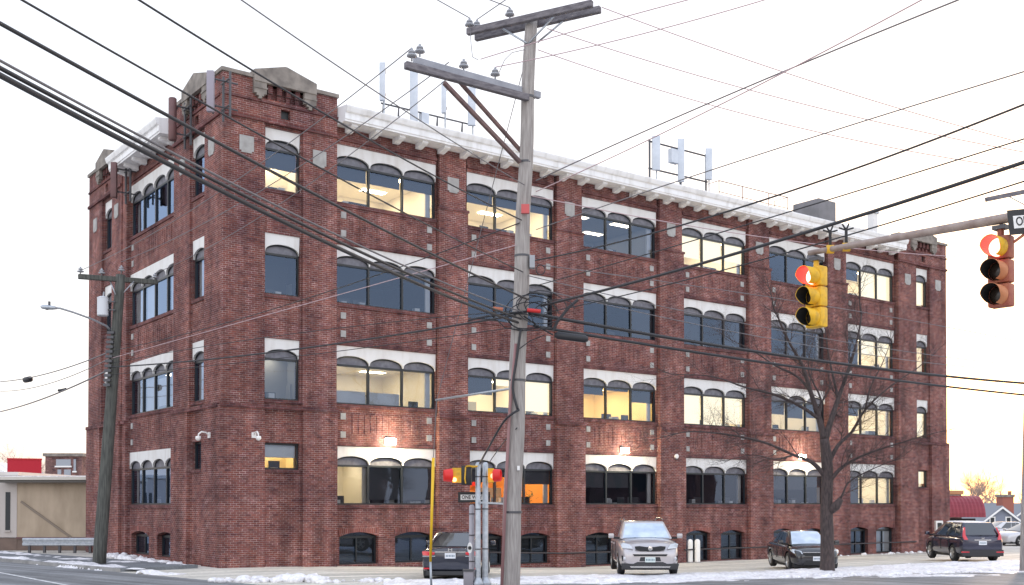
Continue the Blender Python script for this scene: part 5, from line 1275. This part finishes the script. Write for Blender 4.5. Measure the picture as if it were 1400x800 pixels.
P = at(642.5, 749, 30.0); o = thing('push_button_sign', 'small oval white crossing button sign on the short grey post', 'sign', P + Vector((0, -.10, 0)))
MB().lathe((0, 0, 0), (0, -1, 0), [(0, 0), (0, .11), (.01, .11), (.01, 0)], 20).build('plate', SIGNW, o).scale = (.6, 1, 1.35)
MB().lathe((0, -.012, 0), (0, -1, 0), [(0, 0), (0, .05), (.02, .045), (.02, 0)], 14).build('button', SIGNB, o)
P = at(680, 688, 30); MB().beam(at(655, 687, 29.9), at(695, 689, 29.9), .03, .05).build('support_bar', GALV, origin=P, label='thin horizontal steel bar joining the signal posts to the wooden pole', cat='bar')

# ---------------------------------------------------------------- overhead traffic signals
A0, A1 = at(1106, 346, 19.2), at(1372, 299, 16.6); Bx = A0 + (A1 - A0) * 1.55
base = Vector((Bx.x, Bx.y, 0)); ARM = thing('signal_mast', 'long weathered steel arm reaching in from the right edge above the street', 'signal mast', base)
MB().tube([A0.lerp(Bx, i / 6) - base for i in range(7)], [.045, .055, .062, .07, .078, .085, .09], 12).build('mast_arm', mat('rusty_tan_steel', (.40, .33, .30), .6, .2, c2=(.27, .20, .18), scale=5), ARM, smooth=True)
MB().tube([(0, 0, 0), (0, 0, Bx.z + .4)], [.16, .12], 16).build('mast', GALV, ARM, smooth=True)
def clampfix(x, y, Y, lab):
    P = at(x, y, Y); o = thing('arm_clamp', lab, 'clamp', P, 0, 'clamps on the signal arm')
    MB().lathe((0, 0, -.05), (1, -.1, .0), [(-.06, .0), (-.06, .075), (.06, .075), (.06, 0)], 12).build('band', YEL, o)
    mb = MB().box(-.02, .02, -.02, .02, .0, .28)
    for a in (.3, 1.2, 2.1, 2.8): mb.tube([(0, 0, .24), (.13 * cos(a), 0, .24 + .12 * sin(a))], .015, 5)
    mb.build('hardware', BLACK, o)
clampfix(1135, 337, 18.9, 'yellow clamp nearest the tip of the signal arm'); clampfix(1157, 334, 18.7, 'second yellow clamp on the signal arm with spiky black fitting')
def sighead(x, y, Y, face, sp, housing, visor, lab):
    """x,y: top of the head; face: direction the lenses look"""
    P = at(x, y, Y); f = Vector((face[0], face[1], 0)).normalized(); rz = atan2(f.y, f.x) + pi / 2
    o = thing('traffic_signal', lab, 'traffic signal', P, rz, 'overhead traffic signals'); 
    # local: -y faces out
    for k in range(3):
        z = -sp * (k + .5); b_ = MB().box(-.17, .17, -.02, .18, z - sp / 2 + .006, z + sp / 2 - .006).build('section', housing, o); bevel(b_, .03)
        r = .155
        N = 22; vs = []; fs = []; l_ = .30
        for j, (yy, rr_) in enumerate(((-.02, r), (-l_, r * .98), (-l_, r * .95), (-.02, r * .94))):
            for i in range(N + 1):
                a = -pi * .5 + R(20) + (2 * pi - R(40)) * i / N
                q = (1 - .30 * abs(sin(max(0, -sin(a)) * pi / 2))) if j in (1, 2) else 1
                vs.append((rr_ * cos(a), yy * q if j in (1, 2) else yy, z + rr_ * sin(a)))
        for j in range(3):
            for i in range(N): fs.append((j * (N + 1) + i, j * (N + 1) + i + 1, (j + 1) * (N + 1) + i + 1, (j + 1) * (N + 1) + i))
        MB().add(vs, fs).build('visor', (REDI2 if k == 0 else visor), b_, smooth=True)
        vi = MB(); v2 = []
        for j, yy in enumerate((-.022, -l_ + .006)):
            for i in range(N + 1):
                a = -pi * .5 + R(20) + (2 * pi - R(40)) * i / N; q = (1 - .30 * abs(sin(max(0, -sin(a)) * pi / 2))) if j else 1
                v2.append((r * .925 * cos(a), yy * q, z + r * .925 * sin(a)))
        vi.add(v2, [(i, i + 1, N + 2 + i, N + 1 + i) for i in range(N)]).build('visor_lining', REDI3 if k == 0 else SIGNB, b_, smooth=True)
        MB().lathe((0, -.02, z), (0, -1, 0), [(0, 0), (0, .14), (.02, .12), (.035, .07), (.04, 0)], 20).build('lens', REDL if k == 0 else LENSD, b_, smooth=True)
    MB().tube([(0, .08, 0), (0, .08, .12)], .05, 10).build('hanger', housing, o); MB().box(-.10, .10, .0, .16, .10, .16).build('saddle', DKMET, o)
    return o
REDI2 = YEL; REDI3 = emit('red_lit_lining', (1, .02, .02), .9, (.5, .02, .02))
VIS1 = YEL; HB = mat('weathered_signal_brown', (.30, .07, .05), .6, c2=(.38, .13, .07), scale=6); VIS2 = mat('tan_orange_visor', (.52, .20, .09), .6)  # housing brown is reddened to carry the glow of the lit lens
sighead(1112, 364, 19.1, (-.80, -.60), .355, YEL, YEL, 'yellow traffic signal showing red, hanging at the tip of the arm')
s2 = sighead(1365, 322, 16.6, (-.74, -.67), .36, HB, VIS2, 'brownish traffic signal showing red, nearest the right edge')
MB().tube([(0, .08, .1), (0.02, .08, .26)], .03, 8).build('pipe_hanger', HB, s2)
P = at(1377, 300.5, 16.3) + Vector((.5, 0, 0)); o = oneway(P, R(3), 1.0, .37, 'large one way sign cut off by the right edge beside the signal'); o.rotation_euler[1] = R(-6)
MB().tube([(-.25, .02, -.18), (-.42, .05, -.28)], .025, 6).tube([(.1, .02, -.18), (-.1, .05, -.28)], .025, 6).build('bracket', HB, o)

# ---------------------------------------------------------------- bare trees
def limb(mb, pts, r0, r1, seg=8):
    n = len(pts); mb.tube(pts, [r0 + (r1 - r0) * i / (n - 1) for i in range(n)], seg, cap=True)
def twigs(mb, p, d, L_, r, lev, rn, up=.25):
    n = 5; pts = [p]; q = p.copy(); dd = d.normalized()
    for i in range(n):
        dd = (dd + Vector((rn.gauss(0, .16), rn.gauss(0, .16), rn.gauss(0, .10) + up * .18))).normalized(); q = q + dd * L_ / n; pts.append(q.copy())
    mb.tube(pts, [r * (1 - .75 * i / n) for i in range(n + 1)], 5 if lev > 1 else 4, cap=False)
    if lev <= 0: return
    for i in range(1, n + 1):
        for s in range(2 if lev > 1 else 1 + (rn.random() < .6)):
            a = dd.cross(Vector((rn.gauss(0, 1), rn.gauss(0, 1), rn.gauss(0, 1)))).normalized()
            nd = (dd * .75 + a * rn.uniform(.5, .95)).normalized()
            if rn.random() < .85: twigs(mb, pts[i], nd, L_ * rn.uniform(.42, .68), r * (1 - .7 * i / n) * .62, lev - 1, rn, up)
def px3(x, y, Y): return at(x, y, Y)
TY = 37.0; TB = at(1131, 781, TY); TB.z = G(TB.x, TB.y)
o = thing('bare_tree', 'leafless street tree with a dark trunk between the two right parked cars', 'tree', TB)
mb = MB(); tk = catmull([TB + Vector((0, 0, -.15)), px3(1131, 740, TY), px3(1130, 690, TY), px3(1131, 640, TY), px3(1127, 600, TY)])
mb.tube([p - TB for p in tk], [.29, .25, .235, .225, .22, .215, .21, .205, .20, .195, .19, .19, .185, .18, .17, .16, .15][:len(tk)], 14)
kn_ = px3(1143, 690, TY - .2) - TB; mb.tube([px3(1131, 700, TY) - TB, px3(1143, 692, TY - .2) - TB, px3(1150, 682, TY - .25) - TB], [.16, .15, .09], 10)
mb.build('trunk', BARK, o, smooth=True)
mb = MB(); rn = random.Random(21)
L_ = [([(1127, 600, 37), (1119, 570, 37.0), (1108, 535, 36.8), (1097, 500, 36.6), (1080, 470, 36.3), (1066, 440, 36)], .17, .035),
      ([(1128, 602, 37), (1136, 575, 37), (1146, 545, 37.2), (1160, 505, 37.4), (1172, 465, 37.6), (1178, 430, 37.8)], .17, .03),
      ([(1130, 640, 37), (1145, 610, 37.2), (1165, 590, 37.5), (1183, 560, 37.8), (1215, 530, 38.2), (1252, 505, 38.5)], .12, .02),
      ([(1133, 660, 37), (1150, 640, 36.8), (1175, 625, 36.6), (1210, 612, 36.3), (1250, 600, 36)], .11, .018),
      ([(1119, 572, 37), (1095, 556, 36.8), (1060, 540, 36.4), (1020, 530, 36), (975, 515, 35.6), (930, 512, 35.2)], .10, .015),
      ([(1127, 650, 37), (1110, 632, 36.7), (1085, 622, 36.4), (1045, 605, 36), (1000, 595, 35.7), (945, 590, 35.3), (905, 598, 35)], .12, .014),
      ([(1108, 535, 36.8), (1090, 515, 37.2), (1060, 500, 37.6), (1030, 480, 38), (1000, 465, 38.4)], .08, .014),
      ([(1146, 545, 37.2), (1138, 510, 37.4), (1132, 480, 37.6), (1128, 450, 37.7)], .08, .016),
      ([(1134, 700, 37), (1150, 680, 36.8), (1160, 660, 36.7), (1185, 645, 36.5), (1215, 632, 36.3)], .08, .012),
      ([(1183, 560, 37.8), (1190, 530, 38), (1205, 500, 38.2), (1215, 475, 38.4)], .05, .012),
      ([(1119, 572, 37), (1122, 545, 37.5), (1105, 505, 38.2), (1112, 465, 38.6)], .08, .014),
      ([(1085, 622, 36.4), (1060, 628, 36), (1030, 622, 35.7), (1000, 628, 35.4)], .05, .01)]
for P_, r0, r1 in L_:
    pp = catmull([px3(*q) - TB for q in P_], 4); m_ = len(pp)
    rads = [(r0 + (r1 - r0) * (i / (m_ - 1)) ** .6) * .80 for i in range(m_)]; mb.tube(pp, rads, 8)
    for i in range(int(m_ * .28), m_):
        for s in range(1 if rn.random() < .85 else 0):
            d = (pp[min(i + 1, m_ - 1)] - pp[i - 1]).normalized(); a = d.cross(Vector((rn.gauss(0, 1), rn.gauss(0, 1), rn.gauss(0, 1)))).normalized()
            twigs(mb, pp[i], (d * .8 + a * .7), rn.uniform(.7, 1.5), max(.008, rads[i] * .32), 3 if rn.random() < .6 else 2, rn)
    twigs(mb, pp[-1], pp[-1] - pp[-2], 1.4, r1, 2, rn)
mb.build('branches', BARK, o, smooth=True)
def fartree(x, y, h, lab, seed, wide=1):
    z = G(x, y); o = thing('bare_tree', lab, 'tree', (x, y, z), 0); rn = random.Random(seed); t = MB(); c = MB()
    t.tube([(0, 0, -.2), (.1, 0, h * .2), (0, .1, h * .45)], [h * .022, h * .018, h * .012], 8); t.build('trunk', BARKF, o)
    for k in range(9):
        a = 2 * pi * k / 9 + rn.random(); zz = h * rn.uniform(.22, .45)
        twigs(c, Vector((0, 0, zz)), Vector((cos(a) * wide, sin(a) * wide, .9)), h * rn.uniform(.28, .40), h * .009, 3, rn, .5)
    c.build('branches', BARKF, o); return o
fartree(54, 150, 11, 'bare orange lit tree behind the grey gabled house', 3)
fartree(63, 150, 9, 'bare tree at the far right edge beside the brick chimney', 4)
fartree(53, 145, 7, 'low bare tree left of the grey gabled house', 9)
fartree(-46, 120, 10, 'bare tree on the skyline behind the red block', 5, 1.4)
fartree(-53, 120, 10, 'bare tree on the skyline at the far left edge', 6, 1.3)

# ---------------------------------------------------------------- neighbouring buildings
# low beige building behind the left end
bx0 = at(23, 735, 53).x; zt = at(60, 660, 53).z; zb1 = at(60, 735, 53).z
o = thing('beige_building', 'low beige stucco building with flat snowy roof left of the brick building', 'building', (bx0, 53, 0))
MB().box(0, 11, 0, 16, zb1, zt).build('wall', BEIGE, o); MB().box(.01, 11, .01, 16, -.2, zb1 - .02).build('plinth', BEIGED, o)  # dark brown base paints the loading dock shadow below the wall
MB().box(-.02, 11, -.05, 0, zb1 - .06, zb1 + .02).build('wall_ledge', BRNMET, o)
MB().box(-.6, 11, -.6, 16, zt, zt + .12).build('soffit', mat('dark_fascia', (.13, .12, .11), .7), o); MB().box(-.7, 11, -.7, 16, zt + .122, zt + .27).build('roof_edge', mat('pale_fascia', (.62, .58, .52), .6), o)
MB().box(-.6, 10.9, -.6, 15.9, zt + .272, zt + .32).build('snow_on_roof', SNOWM, o)
wl = MB(); d = Vector((-1, .12, 0)).normalized()
a = Vector((-.02, .0, 0)); 
MB().prism([(0, -.02, zb1), (-9, 1.2, zb1), (-9, 8, zb1), (0, 8, zb1)], (0, 0, zt + .35 - zb1)).build('side_wing', PALE, o)
MB().prism([(-.0, -.0, -.2), (-9, 1.22, -.2), (-9, 8, -.2), (0, 8, -.2)], (0, 0, zb1 - .03 + .2)).build('wing_plinth', BEIGED, o)
MB().prism([(.1, -.12, zt + .35), (-9, 1.08, zt + .35), (-9, 8, zt + .35), (.1, 8, zt + .35)], (0, 0, .16)).build('wing_coping', mat('pale_coping', (.66, .62, .58), .7), o)
for k in range(4):
    t = .45 + k * .62; c = Vector((0, -.02, 0)).lerp(Vector((-9, 1.2, 0)), t / 9.08)
    q = MB().beam(c + Vector((0, 0, zb1 + .35)), c + Vector((0, 0, zt - .45)), .22, .08, up=Vector((0, 1, 0))).build('slit_window', INBLK, o)
    MB().beam(c + Vector((0, -.03, zb1 + .27)), c + Vector((0, -.03, zb1 + .345)), .30, .14, up=Vector((0, 1, 0))).build('sill', PALE, q)
MB().beam((2.6, -.03, zb1), (.2, -.03, zt - .9), .10, .05, up=Vector((0, 1, 0))).build('conduit', mat('conduit_brown', (.24, .19, .15), .7), o)
# guard rail before it
ga, gb = at(31, 741, 50.5), at(135, 741, 50.0); o = thing('guard_rail', 'grey steel guard rail on short posts before the beige building', 'guard rail', (ga.x, ga.y, 0))
L_ = gb - ga; m = MB()
prof = [(0, .18), (-.05, .14), (-.05, .07), (0, .03), (0, -.03), (-.05, -.07), (-.05, -.14), (0, -.18), (.02, -.18), (.02, .18)]
m.prism([(0, y, ga.z + z) for y, z in prof], (L_.x, L_.y, L_.z)); m.build('rail', GALV, o)
for k in range(5): c = L_ * ((k + .4) / 5); MB().box(c.x - .05, c.x + .05, c.y + .03, c.y + .14, 0, ga.z + .1).build('post', DKMET, o)
# skyline left
def far_block(name, lab, x0, x1, ytop, Y, m_, depth=8, wins=None, roof=None):
    a, b = at(x0, ytop, Y), at(x1, ytop, Y); o = thing(name, lab, 'building', (a.x, Y, 0)); MB().box(0, b.x - a.x, 0, depth, 0, a.z).build('wall', m_, o)
    MB().box(-.15, b.x - a.x + .15, -.15, depth, a.z, a.z + .25).build('roof', roof or STONE, o)
    for (wx0, wx1, wy0, wy1) in wins or ():
        p, q = at(wx0, wy0, Y), at(wx1, wy1, Y); w_ = MB().box(p.x - a.x, q.x - a.x, -.06, .02, q.z, p.z).build('window', mat('pale_pane', (.3, .33, .38), .2), o)
        MB().box(p.x - a.x - .08, q.x - a.x + .08, -.12, .0, q.z - .12, q.z).build('sill', SIGNW, w_)
    return o
a, b = at(10, 628, 72), at(57, 628, 72); c = at(10, 668, 72)
o = thing('red_block', 'windowless bright red rooftop block behind the beige building', 'building', (a.x, 72, 0), R(24)); MB().box(0, (b.x - a.x) * .92, 0, 1.2, 0, a.z).build('wall', REDW, o); MB().box(-.03, (b.x - a.x) * .92 + .03, -.04, 1.2, a.z, a.z + .08).build('coping', REDV, o)
far_block('brick_house', 'small grey brown brick house on the skyline beside the red block', 62, 112, 624, 90, FARB, 9, [(77, 97, 628, 637), (79, 84, 642, 650), (88, 97, 642, 650), (101, 104, 628, 644)])
def gable(name, lab, x0, x1, yeave, yapex, Y, wm, rm, ridge_dir='y', depth=9, wins=()):
    a, b = at(x0, yeave, Y), at(x1, yeave, Y); za = at((x0 + x1) / 2, yapex, Y).z; w_ = b.x - a.x; zg = G(a.x, Y)
    o = thing(name, lab, 'house', (a.x, Y, zg)); ze = a.z - zg; zp = za - zg
    MB().prism([(0, 0, 0), (w_, 0, 0), (w_, 0, ze), (w_ / 2, 0, zp), (0, 0, ze)], (0, depth, 0)).build('wall', wm, o)
    sl = Vector((w_ / 2, 0, zp - ze)).normalized(); r = MB()
    for sg, x_ in ((1, 0), (-1, w_)):
        p0 = Vector((x_ - sg * sl.x * .4, -.35, ze - sl.z * .4 + .03)); p1 = Vector((w_ / 2, -.35, zp + .03)); r.prism([p0, p1, p1 + Vector((0, 0, .16)), p0 + Vector((0, 0, .16))], (0, depth + .7, 0))
    r.build('roof', rm, o)
    tm = MB()
    for sg, x_ in ((1, 0), (-1, w_)):
        p0 = Vector((x_ - sg * sl.x * .4, -.37, ze - sl.z * .4 - .1)); p1 = Vector((w_ / 2, -.37, zp - .1)); tm.prism([p0, p1, p1 + Vector((0, 0, .22)), p0 + Vector((0, 0, .22))], (0, .06, 0))
    tm.build('white_verge_board', SIGNW, o)
    for (wx0, wx1, wy0, wy1) in wins:
        p, q = at(wx0, wy0, Y), at(wx1, wy1, Y); f = MB().box(p.x - a.x - .12, q.x - a.x + .12, -.07, .02, q.z - zg - .12, p.z - zg + .12).build('window', SIGNW, o)
        MB().box(p.x - a.x, q.x - a.x, -.09, -.06, q.z - zg, p.z - zg).build('pane', INBLK, f)
    return o
gable('gabled_house', 'grey gabled house with white trim beyond the parked cars at right', 1340, 1398, 716, 694, 112, HSID, SHING, depth=12, wins=[(1354, 1359, 708, 717), (1376, 1381, 708, 717)])
gable('gabled_house', 'distant slate roofed house with snow on it right of the grey house', 1378, 1440, 714, 690, 128, HSID, SHING, depth=12)
gable('gabled_house', 'low pale house behind the maroon awning', 1318, 1348, 712, 703, 120, SIGNW, SNOWM, depth=9)
gable('gabled_house', 'pale house roof on the skyline at the far left', -40, 12, 650, 634, 110, HSID, SNOWM, depth=9)
gable('gabled_house', 'small snowy roofed house behind the brick house on the left skyline', 96, 126, 655, 640, 100, HSID, SNOWM, depth=9)
a, b = at(1371, 676, 118), at(1386, 676, 118); o = thing('brick_chimney', 'broad red brick chimney stack above the grey house roof', 'chimney', (a.x, 118, G(a.x, 118))); MB().box(0, (b.x - a.x), 0, 1.6, 0, at(1371, 679, 118).z + .5).build('stack', mat('chimney_brick', (.34, .12, .09), .9), o)
MB().box(-.1, b.x - a.x + .1, -.1, 1.7, at(1371, 679, 118).z + .5, at(1371, 677, 118).z + .6).build('cap', STONE, o); MB().box(.75 * (b.x - a.x), b.x - a.x - .1, .3, .8, at(1371, 677, 118).z + .6, at(1371, 672, 118).z + .6).build('flue_pot', mat('flue_clay', (.4, .16, .1), .9), o)
# annex with maroon awning
AY = 72; a, b = at(1275, 715, AY), at(1341, 715, AY); zg = G(a.x, AY)
o = thing('awning_building', 'single storey shop with curved maroon metal awning and tan parapet', 'building', (a.x, AY, zg)); w_ = b.x - a.x; zA = at(1300, 678, AY).z - zg; zB = at(1300, 707, AY).z - zg
MB().box(0, w_ - 1.0, .6, 9, 0, zA + .1).build('wall', PALE, o); MB().box(-.1, w_ - .9, .5, 9, zA + .102, zA + .35).build('parapet', TAN, o)
m = MB(); N = 8; vs = []; seg = 26
for i in range(seg + 1):
    for j in range(N + 1): an = (pi / 2) * j / N; rad_ = 1.0 + (.02 if i % 2 else 0); vs.append((w_ * i / seg, .58 - 1.35 * sin(an) * rad_, zB + (zA - zB) * cos(an) * rad_))
m.add(vs, [(i * (N + 1) + j, (i + 1) * (N + 1) + j, (i + 1) * (N + 1) + j + 1, i * (N + 1) + j + 1) for i in range(seg) for j in range(N)])
for e in (0, seg): m.add([vs[e * (N + 1) + j] for j in range(N + 1)] + [(w_ * e / seg, .58, zB)], [tuple(range(N + 2))])
m.build('awning', AWN, o)
MB().box(.6, 3.0, .52, .62, .1, zB - .1).build('shopfront', INBLK, o)
P = at(1283.5, 722, 63.5); zg = G(P.x, P.y); o = thing('parking_meter_box', 'white topped electric meter box by the right end of the brick building', 'meter box', (P.x, P.y, zg)); hz = at(1283, 712, 63.5).z - zg
MB().tube([(0, 0, 0), (0, 0, hz - .5)], .05, 8).build('post', GALV, o); MB().box(-.2, .2, -.12, .12, hz - .6, hz).build('box', SIGNW, o); MB().box(-.12, .12, -.14, -.119, hz - .45, hz - .12).build('face', FRAME, o)
# distant low tree line / roofs as hills closing the horizon
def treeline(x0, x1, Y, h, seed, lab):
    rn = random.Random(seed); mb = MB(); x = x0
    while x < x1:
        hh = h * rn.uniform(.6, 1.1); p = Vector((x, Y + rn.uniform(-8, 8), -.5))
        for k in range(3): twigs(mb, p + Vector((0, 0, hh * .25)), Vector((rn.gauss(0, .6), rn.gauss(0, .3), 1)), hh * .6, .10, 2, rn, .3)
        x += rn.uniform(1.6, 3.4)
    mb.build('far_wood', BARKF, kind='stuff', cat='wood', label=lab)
treeline(40, 110, 175, 8, 31, 'hazy line of bare trees on the horizon at right')
treeline(-120, -30, 170, 7, 32, 'hazy line of bare trees on the horizon at left')

# ---------------------------------------------------------------- unseen houses and trees added across the street for the window glass to reflect
for k, (x, y, w_, d_, h, rz) in enumerate(((84, 30, 9, 14, 9, 8), (92, 8, 10, 16, 11, 5), (88, -18, 9, 18, 8, -4), (70, -48, 16, 12, 9, -30), (30, -60, 22, 10, 8, -80))):
    o = thing('street_house', ['brown brick house with dark windows across the front street', 'tallest dark brick block across the front street', 'long low brick house across the front street', 'brick house at the bend of the street opposite', 'wide brick house behind the photographer'][k], 'house', (x, y, G(x, y)), R(rz))
    MB().prism([(0, 0, 0), (w_, 0, 0), (w_, 0, h * .72), (w_ / 2, 0, h), (0, 0, h * .72)], (0, d_, 0)).build('wall', FARB, o)
    m = MB()
    for sg, x_ in ((1, -.3), (-1, w_ + .3)): m.prism([(x_, -.3, h * .70), (w_ / 2, -.3, h + .06), (w_ / 2, -.3, h + .22), (x_, -.3, h * .70 + .16)], (0, d_ + .6, 0))
    m.build('roof', SHING, o)
    for f in range(2):
        for q in range(int(d_ / 3)): MB().box(-.05, .02, 1.2 + q * 3, 2.3 + q * 3, 1.1 + f * 2.8, 2.6 + f * 2.8).build('window', INBLK, o)
for k, (x, y, h) in enumerate(((76, 24, 12), (80, -2, 13), (74, -30, 11), (60, -8, 10))):
    fartree(x, y, h, ['bare street tree before the brown house opposite', 'tall bare tree across the front street', 'bare tree before the long low house opposite', 'bare tree nearest the far kerb opposite'][k], 40 + k, 1.1)
